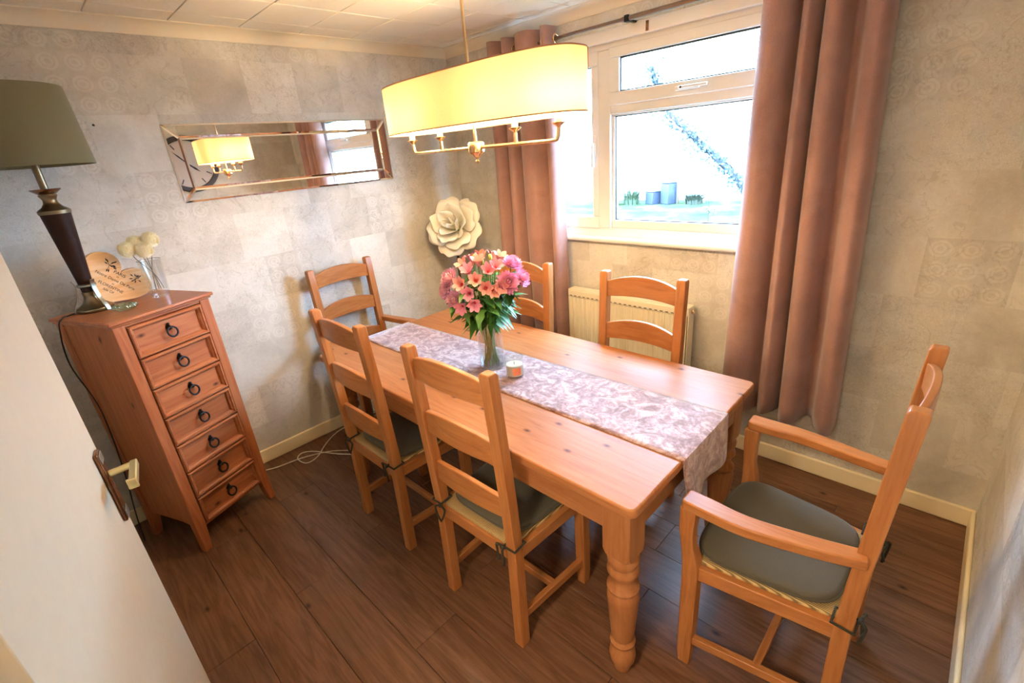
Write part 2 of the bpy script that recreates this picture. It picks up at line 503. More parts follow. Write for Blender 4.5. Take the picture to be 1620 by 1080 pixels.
while gx < XR:
    gy = 2.083 - 9 * T
    while gy < YB:
        a0, a1, b0, b1 = max(gx, XL), min(gx + T, XR), max(gy, YN), min(gy + T, YB)
        if a1 - a0 > 0.03 and b1 - b0 > 0.03:
            MB().box((a0 + 0.0015, b0 + 0.0015, ZC - 0.006), (a1 - 0.0015, b1 - 0.0015, ZC)).build('tile', 'ceiling_tile', ceil, bevel=0.004, segs=1)
        gy += T
    gx += T
# coving: concave quarter profile along each wall
def coving(name, p0, p1, nrm):
    D = 0.055; prof = [(-0.001, -D), (0.005, -D)] + [(0.005 + (D - 0.005) * (1 - math.cos(a)), -D + 0.004 + (D - 0.008) * math.sin(a)) for a in [R(t) for t in (0, 18, 36, 54, 72, 90)]] + [(D, 0.0055), (-0.001, 0.0055)]
    loops = []
    for p in (p0, p1):
        loops.append([(p[0] + nrm[0] * u, p[1] + nrm[1] * u, ZC - 0.006 + w) for u, w in prof])
    return struct(MB().loft(loops).build(name, 'coving_paint', smooth=22))
coving('trim_1', (XL, YB, 0), (XR, YB, 0), (0, -1))
coving('trim_2', (XR, YB, 0), (XR, YN, 0), (-1, 0))
coving('trim_3', (XL, YN, 0), (XR, YN, 0), (0, 1))
coving('trim_4', (XL, YN, 0), (XL, YB, 0), (1, 0))
SK, ST = 0.088, 0.016
struct(MB().box((XL, YB - ST, 0), (XR, YB, SK)).build('baseboard_back', 'cream_paint', bevel=0.006))
struct(MB().box((XR - ST, YN, 0), (XR, YB - ST, SK)).build('baseboard_right', 'cream_paint', bevel=0.006))
struct(MB().box((0.15, YN, 0), (XR - ST, YN + ST, SK)).build('baseboard_front', 'cream_paint', bevel=0.006))
struct(MB().box((XL, DY1 + 0.07, 0), (XL + ST, YB - ST, SK)).build('baseboard_left', 'cream_paint', bevel=0.006))
ar = MB()
ar.box((XL - 0.1, DY1 - 0.025, 0), (XL + 0.012, DY1 + 0.065, DZ)).box((XL - 0.1, DY0 - 0.065, 0), (XL + 0.012, DY0 + 0.025, DZ)).box((XL - 0.1, DY0 - 0.065, DZ - 0.025), (XL + 0.012, DY1 + 0.065, DZ + 0.065))
struct(ar.build('trim_5', 'white_paint', bevel=0.004))

# fill light added out of view in the hall, to brighten the right wall
hl = thing('hall_fill_light', 'round fill light added in the hall behind the camera', 'fill light', (-0.82, 0.30, ZC))
MB().lathe([(0.20, -0.0005), (0.20, -0.03), (0.185, -0.032)], 32).build('fill_pan', 'upvc', hl, smooth=40)
MB().lathe([(0.183, -0.0325), (0.17, -0.055), (0.12, -0.075), (0.05, -0.085), (0.004, -0.087)], 20).build('fill_diffuser', 'hall_fill_glow', hl, smooth=60)

# ---------------------------------------------------------------- door
door = bpy.data.objects.new('door_1', None); COL.objects.link(door); struct(door)
door['label'] = 'white painted flush door swung open beside the chest of drawers'
DX0, DYH = -0.160, 0.712
door.location = (DX0, DYH, 0.006)
door.rotation_euler = (0, 0, math.atan2(1.462 - DYH, -0.033 - DX0))     # local +x runs from the hinge to the latch edge, -y faces the room
DW = math.hypot(1.462 - DYH, -0.033 - DX0)
MB().box((0, 0, 0), (DW, 0.038, 1.975)).build('door_leaf', 'door_paint', door, bevel=0.002)
hd = MB().box((DW - 0.076, -0.010, 0.88), (DW - 0.034, -0.0002, 1.075)).build('handle_plate', 'plate_metal', door, bevel=0.004)
for zc in (0.897, 1.058):
    MB().box((DW - 0.072, -0.0125, zc - 0.012), (DW - 0.038, -0.010, zc + 0.012)).build('plate_end', 'pale_bronze', hd, bevel=0.002)
lv = MB().tube([(DW - 0.055, -0.010, 1.01), (DW - 0.055, -0.058, 1.014)], 0.0085, 12)
lv.box((DW - 0.155, -0.070, 1.003), (DW - 0.046, -0.054, 1.023))
lv.build('lever_handle', 'brass', hd, smooth=40, bevel=0.003)
MB().box((DW - 0.155, -0.0705, 1.0), (DW - 0.147, -0.050, 1.026)).build('lever_tip', 'brass', hd, bevel=0.002)

# ---------------------------------------------------------------- window
FX0, FX1 = 2.452, 2.515
win = struct(bpy.data.objects.new('window_1', None)); COL.objects.link(win); win.location = (0, 0, 0)
win['label'] = 'white plastic-framed window looking onto the garden'
def fbox(name, y0, y1, z0, z1, x0=FX0, x1=FX1, parent=win, mat='upvc', bev=0.005):
    return MB().box((x0, y0, z0), (x1, y1, z1)).build(name, mat, parent, bevel=bev)
fbox('frame_bottom', WY0, WY1, WZ0, 1.185)
fbox('frame_top', WY0, WY1, 2.105, WZ1)
fbox('head_board', WY0 - 0.03, WY1 + 0.03, 2.135, 2.192, 2.418, FX0)
fbox('frame_side', WY0, WY0 + 0.065, 1.185, 2.105)
fbox('frame_side', WY1 - 0.065, WY1, 1.185, 2.105)
fbox('mullion', 1.582, 1.660, 1.185, 2.105, FX0 - 0.004, FX1)
fbox('transom', WY0 + 0.065, 1.582, 1.795, 1.845)
# fixed lower light: beads
for (n, a) in (('glazing_bead', (WY0 + 0.065, 1.582, 1.185, 1.232)), ('glazing_bead', (WY0 + 0.065, 1.582, 1.786, 1.796)), ('glazing_bead', (1.562, 1.582, 1.232, 1.786)), ('glazing_bead', (WY0 + 0.065, WY0 + 0.085, 1.232, 1.786))):
    fbox(n, *a, x0=FX0 + 0.012, x1=FX1 - 0.01, bev=0.004)
g = MB().box((FX1 - 0.035, WY0 + 0.08, 1.228), (FX1 - 0.031, 1.566, 1.79)).build('pane', 'window_glass', win)
# black gasket round the lower glass
gk = MB()
for a in ((WY0 + 0.083, 1.565, 1.230, 1.237), (WY0 + 0.083, 1.565, 1.781, 1.788), (1.557, 1.564, 1.2345, 1.7835)):
    gk.box((FX0 + 0.018, a[0], a[2]), (FX0 + 0.03, a[1], a[3]))
gk.build('gasket', 'black_plastic', win)
# top-hung opening sash
sx0 = FX0 - 0.012
for a in ((WY0 + 0.06, 1.585, 1.838, 1.902), (WY0 + 0.06, 1.585, 2.062, 2.112), (1.522, 1.585, 1.902, 2.062), (WY0 + 0.06, WY0 + 0.118, 1.902, 2.062)):
    fbox('top_sash', *a, x0=sx0, x1=FX1 - 0.012)
MB().box((FX1 - 0.04, WY0 + 0.11, 1.9), (FX1 - 0.036, 1.525, 2.065)).build('pane', 'window_glass', win)
gk = MB()
for a in ((WY0 + 0.116, 1.524, 1.900, 1.908), (WY0 + 0.116, 1.524, 2.055, 2.063), (1.516, 1.523, 1.905, 2.058)):
    gk.box((sx0 + 0.012, a[0], a[2]), (sx0 + 0.03, a[1], a[3]))
gk.build('gasket', 'black_plastic', win)
hh = MB().box((sx0 - 0.012, 1.085, 1.862), (sx0, 1.205, 1.882)).box((sx0 - 0.034, 1.04, 1.868), (sx0 - 0.014, 1.18, 1.880)).build('window_handle', 'upvc', win, bevel=0.004)
MB().tube([(sx0 - 0.0345, 1.165, 1.874), (sx0 - 0.036, 1.165, 1.874)], 0.005, 10).build('keyhole', 'black_plastic', hh)
# left side-hung casement
for a in ((1.655, 2.26, 1.18, 1.25), (1.655, 2.26, 2.04, 2.11), (1.655, 1.70, 1.25, 2.04), (2.215, 2.26, 1.25, 2.04)):
    fbox('side_sash', *a, x0=sx0, x1=FX1 - 0.012)
MB().box((FX1 - 0.04, 1.69, 1.245), (FX1 - 0.036, 2.22, 2.045)).build('pane', 'window_glass', win)
gk = MB()
for a in ((1.698, 2.217, 1.248, 1.253), (1.698, 2.217, 2.036, 2.041), (1.698, 1.703, 1.253, 2.036)):
    gk.box((sx0 + 0.012, a[0], a[2]), (sx0 + 0.03, a[1], a[3]))
gk.build('gasket', 'black_plastic', win)
hh = MB().box((sx0 - 0.012, 1.668, 1.58), (sx0, 1.690, 1.70)).box((sx0 - 0.034, 1.672, 1.53), (sx0 - 0.014, 1.686, 1.66)).build('window_handle', 'upvc', win, bevel=0.004)
MB().tube([(sx0 - 0.03, 1.682, 1.64), (sx0 - 0.045, 1.70, 1.632), (sx0 - 0.045, 1.702, 1.56), (sx0 - 0.045, 1.702, 1.51)], 0.003, 6).build('handle_cord', 'shade_trim', hh)
MB().box((2.398, WY0 - 0.03, 1.106), (FX0 + 0.01, WY1 + 0.03, 1.136)).build('window_sill', 'upvc', win, bevel=0.012, segs=3)

# ---------------------------------------------------------------- garden outside
GZ = -0.2
lawn = tag(MB().box((XR + 0.2, -14, GZ - 0.3), (26, 30, GZ)).build('lawn', 'lawn_grass'), kind='structure')
lawn['label'] = 'pale sunlit garden lawn outside the window'
gw = tag(MB().box((14.35, -14, GZ), (14.65, 30, 2.4)).build('backdrop_wall', 'backdrop_white'), 'white backdrop wall added for the blown-out far end of the lawn', 'backdrop wall')  # added white wall, stands in for the overexposed background
bin1 = thing('storage_bin', 'tall blue-grey bin beside the timber post on the lawn', 'bin', (13.53, 6.76, GZ), R(-22))
MB().loft([rect(0, 0, 0.165, 0.165, 0), rect(0, 0, 0.165, 0.165, 0.58)]).build('bin_body', 'bin_plastic', bin1, bevel=0.02)
MB().box((-0.175, -0.175, 0.58), (0.175, 0.175, 0.62)).build('bin_lid', 'bin_plastic', bin1, bevel=0.02)
bin2 = thing('storage_bin', 'low blue-grey bin beside the pampas grass on the lawn', 'bin', (13.47, 7.22, GZ), R(-22))
MB().loft([rect(0, 0, 0.165, 0.165, 0), rect(0, 0, 0.165, 0.165, 0.34)]).build('bin_body', 'bin_plastic', bin2, bevel=0.02)
MB().box((-0.175, -0.175, 0.34), (0.175, 0.175, 0.38)).build('bin_lid', 'bin_plastic', bin2, bevel=0.02)
tag(MB().box((13.54, 6.47, GZ), (13.60, 6.53, 0.50)).box((13.53, 6.46, 0.50), (13.61, 6.54, 0.53)).build('timber_post', 'post_timber', bevel=0.01), 'pale timber post beside the blue-grey bin', 'post')
def blades(name, c, rad, hgt, n, mat, label, cat, w=0.02, droop=0.5):
    mb = MB()
    for i in range(n):
        a = random.uniform(0, 2 * PI); rr = rad * 0.75 * math.sqrt(random.random()); h = hgt * random.uniform(0.6, 1.1)
        d = Vector((math.cos(a), math.sin(a), 0)); b0 = Vector(c) + d * rr
        sd = Vector((-d.y, d.x, 0)) * w
        rows = []
        for t in (0, 0.35, 0.7, 1.0):
            p = b0 + d * rad * droop * t * t * 1.3 + Vector((0, 0, h * (t - 0.28 * t * t * t)))
            rows.append([p - sd * (1 - t * 0.9), p + sd * (1 - t * 0.9)])
        mb.sheet(rows)
    return tag(mb.build(name, mat), label, cat)
blades('pampas_grass', (13.3, 7.85, GZ), 0.30, 0.62, 260, 'grass_blade', 'tall pale grass clump beside the low blue-grey bin', 'grass clump')
blades('pampas_grass', (13.05, 8.45, GZ), 0.30, 0.56, 220, 'grass_blade', 'arching grass clump nearest the window mullion', 'grass clump')
blades('garden_bush', (13.6, 6.02, GZ), 0.3, 0.40, 240, 'bush_leaf', 'small brown-green bush right of the timber post', 'bush', 0.03)
def leafy(name, label, path, radii, crowns, nleaf, lmat, size=0.055, cat='tree'):
    t = thing(name, label, cat, path[0])
    o = Vector(path[0])
    MB().tube([Vector(p) - o for p in spline(path, 5)], [radii[0] + (radii[1] - radii[0]) * i / (5 * (len(path) - 1)) for i in range(5 * (len(path) - 1) + 1)], 8).build('trunk', 'bark', t, smooth=60)
    mb = MB()
    for i in range(nleaf):
        c, s = random.choice(crowns)
        p = Vector(c) + Vector((random.gauss(0, s), random.gauss(0, s), random.gauss(0, s))) - o
        d = Vector((random.uniform(-1, 1), random.uniform(-1, 1), random.uniform(-1, 0.6))).normalized() * size
        e = d.orthogonal().normalized() * size * 0.45
        mb.add([p, p + d * 0.5 + e, p + d, p + d * 0.5 - e], [(0, 1, 2, 3)])
    tag(mb.build('foliage', lmat, t), kind='stuff')
    return t
pth = [(7.75, 2.45, GZ), (7.65, 2.5, 0.5), (7.5, 2.66, 0.95), (7.35, 2.95, 1.3), (7.2, 3.3, 1.66), (7.1, 3.65, 2.05), (7.0, 3.85, 2.6)]
leafy('garden_tree', 'leaning tree with a leafy diagonal trunk across the lawn', pth, (0.07, 0.03),
      [(p, 0.085) for p in spline(pth[2:], 4)] + [((7.0, 3.7, 2.5), 0.22)], 1500, 'tree_leaf')
leafy('sapling', 'thin young sapling standing on the lawn', [(10.5, 4.3, GZ), (10.5, 4.32, 0.1), (10.48, 4.3, 0.45)], (0.015, 0.006), [((10.5, 4.3, 0.1), 0.06), ((10.48, 4.3, 0.35), 0.08)], 60, 'tree_leaf', 0.06)

# ---------------------------------------------------------------- dining table
TX0, TX1, TY0, TY1, TZ = 0.882, 1.790, 0.502, 2.352, 0.757
tcx, tcy = (TX0 + TX1) / 2, (TY0 + TY1) / 2
table = thing('dining_table', 'long knotty pine farmhouse dining table with turned legs', 'table', (tcx, tcy, 0))
hx, hy = (TX1 - TX0) / 2, (TY1 - TY0) / 2
def rounded(hx, hy, r, z, seg=5):
    out = []
    for sx, sy, a0 in ((1, -1, -90), (1, 1, 0), (-1, 1, 90), (-1, -1, 180)):
        for i in range(seg + 1):
            a = R(a0 + 90 * i / seg)
            out.append((sx * (hx - r) + r * math.cos(a), sy * (hy - r) + r * math.sin(a), z))
    return out
MB().loft([rounded(hx, hy, 0.025, TZ - 0.032), rounded(hx, hy, 0.025, TZ)]).build('tabletop', 'table_pine_y', table, bevel=0.006, segs=3)
BL = 0.046
lx, ly = hx - 0.028 - BL, hy - 0.028 - BL
for sx in (-1, 1):
    MB().box((sx * (lx + BL - 0.012) - 0.011, -ly, 0.622), (sx * (lx + BL - 0.012) + 0.011, ly, TZ - 0.032)).build('apron', 'table_pine_y', table, bevel=0.002)
for sy in (-1, 1):
    MB().box((-lx, sy * (ly + BL - 0.012) - 0.011, 0.622), (lx, sy * (ly + BL - 0.012) + 0.011, TZ - 0.032)).build('apron', 'table_pine_x', table, bevel=0.002)
prof = [(0.022, 0.0), (0.028, 0.006), (0.030, 0.02), (0.040, 0.045), (0.044, 0.07), (0.041, 0.095), (0.031, 0.112), (0.029, 0.12), (0.040, 0.128), (0.042, 0.138), (0.036, 0.146), (0.034, 0.152), (0.037, 0.16), (0.040, 0.2), (0.046, 0.27), (0.050, 0.325), (0.051, 0.345), (0.047, 0.36), (0.043, 0.366), (0.050, 0.374), (0.051, 0.384), (0.044, 0.392), (0.038, 0.405), (0.037, 0.418), (0.042, 0.434), (0.049, 0.444), (0.050, 0.456), (0.045, 0.466), (0.043, 0.474), (0.048, 0.486), (0.050, 0.505), (0.044, 0.52)]
for sx in (-1, 1):
    for sy in (-1, 1):
        lg = MB().lathe(prof, 28)
        c8 = lambda z, s, ch: [(s - ch, -s, z), (s, -s + ch, z), (s, s - ch, z), (s - ch, s, z), (-s + ch, s, z), (-s, s - ch, z), (-s, -s + ch, z), (-s + ch, -s, z)]
        lg.loft([c8(0.508, BL - 0.008, 0.022), c8(0.525, BL, 0.012), c8(0.54, BL, 0.004), c8(TZ - 0.033, BL, 0.003)])
        lg.build('leg', 'table_pine_z', table, smooth=32, loc=(sx * lx, sy * ly, 0))

# ---------------------------------------------------------------- chairs
def slat(hw, y0, z0, z1, arch, bow, th=0.017, n=14):
    loops = []
    for i in range(n + 1):
        u = -1 + 2 * i / n; x = u * hw
        yb = y0 - bow * (1 - u * u)
        zt = z1 + arch * (1 - u * u)
        zb = z0 + 0.008 * (1 - u * u)
        loops.append([(x, yb - th / 2, zb), (x, yb + th / 2, zb), (x, yb + th / 2 + 0.001, zt), (x, yb - th / 2, zt)])
    return MB().loft(loops)
def post_y(z):
    if z < 0.44: return -0.186 + 0.008 * z / 0.44
    return -0.178 - 0.034 * ((z - 0.44) / 0.67) ** 1.25
def cushion(root, hwf, hwb, yf, yb, z0):
    def ring(s, z, n=40):
        out = []
        for i in range(n):
            a = 2 * PI * i / n; c, sn = math.cos(a), math.sin(a); e = 0.42
            u = math.copysign(abs(c) ** e, c) * s; v = math.copysign(abs(sn) ** e, sn) * s
            y = (yf + yb) / 2 + v * (yf - yb) / 2
            t = (v + 1) / 2; hw = hwb + (hwf - hwb) * t
            out.append((u * hw, y, z))
        return out
    mb = MB().loft([ring(0.90, z0), ring(0.99, z0 + 0.004), ring(1.0, z0 + 0.011), ring(0.985, z0 + 0.019), ring(0.93, z0 + 0.025), ring(0.75, z0 + 0.029), ring(0.45, z0 + 0.030), ring(0.15, z0 + 0.0295)])
    cu = mb.build('seat_cushion', 'cushion_cloth', root, smooth=50)
    MB().tube(ring(1.003, z0 + 0.0105), 0.0035, 6, closed=True).build('piping', 'cushion_cloth', cu, smooth=60)
    return cu
def ties(cu, xs, zc):
    for s in (-1, 1):
        x = s * xs; y = post_y(zc); h = 0.026
        lp = [(x - h, y - h, zc), (x + h, y - h, zc + 0.004), (x + h, y + h, zc + 0.008), (x - h, y + h, zc + 0.004)]
        mb = MB().tube(lp, 0.0042, 6, closed=True)
        kx = x - s * h
        mb.tube(spline([(kx, y - h, zc), (kx - s * 0.018, y - h - 0.012, zc + 0.012), (kx - s * 0.026, y - h - 0.006, zc - 0.012), (kx - s * 0.012, y - h - 0.014, zc - 0.055)], 4), 0.004, 6)
        mb.tube(spline([(kx, y - h, zc), (kx + s * 0.012, y - h - 0.018, zc - 0.002), (kx + s * 0.010, y - h - 0.014, zc - 0.05), (kx + s * 0.002, y - h - 0.010, zc - 0.075)], 4), 0.004, 6)
        mb.ellipsoid((kx, y - h - 0.004, zc), 0.009, 0.008, 0.009, 8, 6)
        mb.build('cushion_tie', 'tie_cloth', cu, smooth=60)
def rear_posts(root, xs):
    for s in (-1, 1):
        zs = (0.0, 0.2, 0.44, 0.6, 0.75, 0.9, 1.0, 1.095, 1.104)
        loops = []
        for z in zs:
            hw = 0.0205; hd = 0.020
            if z > 1.1: hw -= 0.004; hd -= 0.004
            if z < 0.4: hw, hd = 0.0195, 0.0205
            loops.append(rect(s * xs, post_y(z), hw, hd, z))
        MB().loft(loops).build('back_post', 'chair_pine_z', root, bevel=0.003)
    for z0, z1, ar in ((0.985, 1.058, 0.032), (0.775, 0.852, 0.030), (0.565, 0.640, 0.030)):
        slat(xs - 0.012, (post_y(z0) + post_y(z1)) / 2 + 0.004, z0, z1, ar, 0.022).build('back_slat', 'chair_pine_x', root, bevel=0.003, smooth=35)
def frame(root, xs, xf, yf):
    yb = -0.178
    def beam(p, q, w, h, name, ax):
        p, q = Vector(p), Vector(q); d = (q - p); n = Vector((-d.y, d.x, 0)).normalized() * w / 2; u = Vector((0, 0, h / 2))
        MB().loft([[p - n - u, p + n - u, p + n + u, p - n + u], [q - n - u, q + n - u, q + n + u, q - n + u]]).build(name, 'chair_pine_' + ax, root, bevel=0.003)
    for s in (-1, 1):
        beam((s * xs, yb + 0.015, 0.415), (s * xf, yf - 0.01, 0.415), 0.026, 0.05, 'seat_rail', 'y')
        beam((s * xs, yb + 0.015, 0.125), (s * xf, yf - 0.015, 0.115), 0.022, 0.032, 'stretcher', 'y')
    beam((-xs, yb, 0.412), (xs, yb, 0.412), 0.026, 0.05, 'seat_rail', 'x')
    beam((-xf, yf, 0.415), (xf, yf, 0.415), 0.026, 0.05, 'seat_rail', 'x')
    xm = (xs + xf) / 2
    beam((-xm, 0.0, 0.122), (xm, 0.0, 0.122), 0.022, 0.03, 'stretcher', 'x')
    # rush seat
    MB().loft([[(-xs + 0.012, yb - 0.004, 0.434), (xs - 0.012, yb - 0.004, 0.434), (xf - 0.006, yf + 0.004, 0.436), (-xf + 0.006, yf + 0.004, 0.436)],
               [(-xs + 0.012, yb - 0.002, 0.450), (xs - 0.012, yb - 0.002, 0.450), (xf - 0.008, yf + 0.002, 0.452), (-xf + 0.008, yf + 0.002, 0.452)]]).build('rush_seat', 'rush_weave', root, bevel=0.005)
def make_chair(label):
    root = thing('dining_chair', label, 'chair', group='armless ladder-back chairs')
    xs, xf, yf = 0.188, 0.208, 0.172
    rear_posts(root, xs)
    for s in (-1, 1):
        MB().loft([rect(s * xf, yf, 0.017, 0.017, 0), rect(s * xf, yf, 0.0205, 0.0205, 0.06), rect(s * xf, yf, 0.0215, 0.0215, 0.446)]).build('front_leg', 'chair_pine_z', root, bevel=0.003)
    frame(root, xs, xf, yf)
    cu = cushion(root, 0.203, 0.176, 0.190, -0.156, 0.4525)
    ties(cu, xs, 0.455)
    return root
def make_armchair(label):
    root = thing('dining_armchair', label, 'armchair', group='ladder-back armchairs at the table ends')
    xs, xf, yf = 0.196, 0.246, 0.206
    rear_posts(root, xs)
    for s in (-1, 1):
        X = s * xf
        secs = [(0, 0, 0.018, 0.0), (0.06, 0, 0.0225, 0.0), (0.44, 0, 0.0245, 0.0), (0.47, 0.004, 0.0225, 0.004), (0.52, 0.010, 0.019, 0.012), (0.58, 0.014, 0.0205, 0.016), (0.664, 0.010, 0.024, 0.014)]
        MB().loft([rect(X + s * ox, yf + oy, w, w, z) for z, ox, w, oy in secs]).build('front_leg', 'chair_pine_z', root, bevel=0.004, smooth=30)
        # arm rest: curved in plan, gently dished
        pts = spline([(s * (xs + 0.016), post_y(0.69) - 0.004, 0.690), (s * (xs + 0.040), -0.09, 0.684), (s * (xs + 0.068), 0.06, 0.680), (s * (xf + 0.016), 0.17, 0.680), (s * (xf + 0.014), 0.236, 0.682)], 6)
        loops = []
        for i, p in enumerate(pts):
            t = pts[min(i + 1, len(pts) - 1)] - pts[max(i - 1, 0)]; n = Vector((-t.y, t.x, 0)).normalized()
            f = i / (len(pts) - 1)
            w = 0.021 + 0.010 * min(1, f * 1.4)
            if i >= len(pts) - 1: w *= 0.72
            h = 0.0155
            loops.append([p - n * w - Vector((0, 0, h)), p + n * w - Vector((0, 0, h)), p + n * w + Vector((0, 0, h)), p - n * w + Vector((0, 0, h))])
        MB().loft(loops).build('arm_rest', 'chair_pine_y', root, bevel=0.005, segs=3, smooth=35)
    frame(root, xs, xf, yf)
    cu = cushion(root, 0.236, 0.190, 0.226, -0.156, 0.4525)
    ties(cu, xs, 0.455)
    return root
chA = make_chair('armless ladder-back pine chair between the chest of drawers and the table')
chA.location = (0.984, 1.787, 0); chA.rotation_euler = (0, 0, R(-90))
def put(src, x, y, rz, label):
    c = copy_tree(src); c.location = (x, y, 0); c.rotation_euler = (0, 0, R(rz)); c['label'] = label; return c
put(chA, 0.980, 1.086, -89, 'armless ladder-back pine chair nearest the camera, its back to the open floor')
put(chA, 1.652, 1.775, 90, 'armless ladder-back pine chair partly hidden behind the flower vase')
put(chA, 1.650, 1.036, 91, 'armless ladder-back pine chair standing in front of the radiator')
arE = make_armchair('pine armchair at the far table end against the mirror wall')
arE.location = (1.325, 2.590, 0); arE.rotation_euler = (0, 0, R(183))
arF = copy_tree(arE)
arF.location = (1.362, 0.222, 0); arF.rotation_euler = (0, 0, 0)
arF['label'] = 'pine armchair at the near table end, turned in profile beside the curtain'

# ---------------------------------------------------------------- table runner
rn = MB()
def rx(y):   # slight skew
    t = (y - TY0) / (TY1 - TY0)
    return 1.160 - 0.014 * t, 1.503 - 0.050 * t
path = [(2.356 + 0.005, TZ - 0.05, 0), (2.356 + 0.0045, TZ - 0.006, 0), (2.352, TZ + 0.0030, 0)]
for i in range(1, 24): path.append((2.352 + (0.502 - 2.352) * i / 24, TZ + 0.0022, 0))
path += [(0.504, TZ + 0.0030, 0), (0.498, TZ + 0.001, 0), (0.4965, TZ - 0.012, 0.0), (0.494, TZ - 0.05, 0.12), (0.491, TZ - 0.10, 0.4), (0.489, TZ - 0.15, 0.75), (0.488, TZ - 0.178, 1.0)]
rows = []
for (y, z, nrw) in path:
    a, b2 = rx(min(max(y, TY0), TY1)); row = []
    for j in range(15):
        t = j / 14; x = a + (b2 - a) * t
        x = x + nrw * ((0.5 - t) * 0.055 + 0.01)
        yy = y - nrw * 0.012 * math.sin(t * 9.0) * 0.9
        if nrw: zz = z + nrw * (0.018 * t - 0.012 * math.sin(t * PI)) 
        else: zz = z
        row.append((x, yy, zz))
    rows.append(row)
rn.sheet(rows)
tag(rn.build('table_runner', 'runner_velvet', smooth=60, solid=0.0025), 'pale pink crushed velvet runner laid along the table', 'table runner')

# ---------------------------------------------------------------- chest of drawers
CH = thing('chest_of_drawers', 'tall narrow pine chest of seven drawers standing askew by the door', 'chest', (0.14, 2.358, 0), R(22.0))
cw, cd, cz = 0.412, 0.392, 1.145
LEGW = 0.045
# side panels, back, top, posts
for s, x0 in ((0, 0.006), (1, cw - 0.026)):
    pts = []
    for i in range(13):
        t = i / 12; pts.append((LEGW * 0.6 + (cd - LEGW * 1.2) * t, 0.140 + 0.014 * math.sin(t * PI)))
    loop = [(y, z) for y, z in pts] + [(cd - LEGW * 0.6, cz), (LEGW * 0.6, cz)]
    MB().loft([[(x0, y, z) for y, z in loop], [(x0 + 0.02, y, z) for y, z in loop]]).build('side_panel', 'chest_pine_z', CH, bevel=0.001)
MB().box((0.02, cd - 0.02, 0.13), (cw - 0.02, cd - 0.006, cz)).build('back_panel', 'chest_pine_z', CH)
MB().box((0.02, 0.05, 0.130), (cw - 0.02, cd - 0.02, 0.145)).build('bottom_panel', 'chest_pine_x', CH)
for px in (0, 1):
    for py in (0, 1):
        x0 = px * (cw - LEGW); y0 = py * (cd - LEGW)
        sx = -1 if px == 0 else 1; sy = -1 if py == 0 else 1
        cx, cy = x0 + LEGW / 2, y0 + LEGW / 2
        MB().loft([rect(cx + sx * 0.010, cy + sy * 0.010, 0.017, 0.017, 0), rect(cx + sx * 0.004, cy + sy * 0.004, 0.0195, 0.0195, 0.06), rect(cx, cy, LEGW / 2, LEGW / 2, 0.135), rect(cx, cy, LEGW / 2, LEGW / 2, cz)]).build('corner_post', 'chest_pine_z', CH, bevel=0.003)
top = MB().box((-0.008, -0.010, cz), (cw + 0.008, cd + 0.002, cz + 0.010)).build('top_moulding', 'chest_pine_x', CH, bevel=0.004)
MB().box((-0.016, -0.020, cz + 0.010), (cw + 0.016, cd + 0.004, cz + 0.025)).build('top_board', 'chest_pine_x', CH, bevel=0.005, segs=3)
nd = 7; z_lo, z_hi = 0.135, cz - 0.012
dh = (z_hi - z_lo) / nd
MB().box((LEGW, 0.004, z_hi), (cw - LEGW, 0.03, cz)).build('front_rail', 'chest_pine_x', CH, bevel=0.002)
MB().box((LEGW, 0.004, z_lo - 0.012), (cw - LEGW, 0.03, z_lo)).build('front_rail', 'chest_pine_x', CH, bevel=0.002)
d0x, d1x = LEGW + 0.004, cw - LEGW - 0.004
def make_drawer(z0, z1):
    w = MB().box((d0x, 0.012, z0), (d1x, 0.030, z1)).build('drawer', 'chest_pine_x', CH, bevel=0.001)
    fw = 0.018
    # raised mitred moulding with a sloping inner face
    o = [(d0x, z0), (d1x, z0), (d1x, z1), (d0x, z1)]
    def inset(k): return [(d0x + k, z0 + k), (d1x - k, z0 + k), (d1x - k, z1 - k), (d0x + k, z1 - k)]
    loops = []
    for kk, y in ((0, 0.012), (0, -0.004), (0.004, -0.009), (0.010, -0.009), (0.013, -0.003), (fw, 0.002), (fw + 0.004, 0.0118)):
        loops.append([(x, y, z) for x, z in inset(kk)])
    n = 4; mbm = MB(); vs = [p for l in loops for p in l]; fs = []
    for i in range(len(loops) - 1):
        for j in range(4): fs.append((i * 4 + j, i * 4 + (j + 1) % 4, (i + 1) * 4 + (j + 1) % 4, (i + 1) * 4 + j))
    mbm.add(vs, fs).build('drawer_moulding', 'chest_pine_x', w)
    cx, czz = (d0x + d1x) / 2, (z0 + z1) / 2 + 0.012
    MB().tube([(cx, 0.0118, czz), (cx, 0.004, czz), (cx, -0.004, czz)], [0.013, 0.011, 0.006], 12).ellipsoid((cx, 0.006, czz + 0.017), 0.007, 0.005, 0.006, 8, 6).ellipsoid((cx, -0.006, czz), 0.006, 0.006, 0.006, 8, 6).build('pull_plate', 'black_iron', w, smooth=50)
    rg = []
    for i in range(24):
        a = 2 * PI * i / 24; rg.append((cx + 0.021 * math.cos(a), -0.009 + 0.004 * math.sin(a), czz - 0.017 + 0.021 * math.sin(a)))
    MB().tube(rg, 0.0042, 8, closed=True).build('ring_pull', 'black_iron', w, smooth=60)
for i in range(nd): make_drawer(z_lo + i * dh + 0.003, z_lo + (i + 1) * dh - 0.003)
CT = cz + 0.0252
def on_chest(u, v, z=0.0):
    a = R(22.0); return (0.14 + u * math.cos(a) - v * math.sin(a), 2.358 + u * math.sin(a) + v * math.cos(a), CT + z)

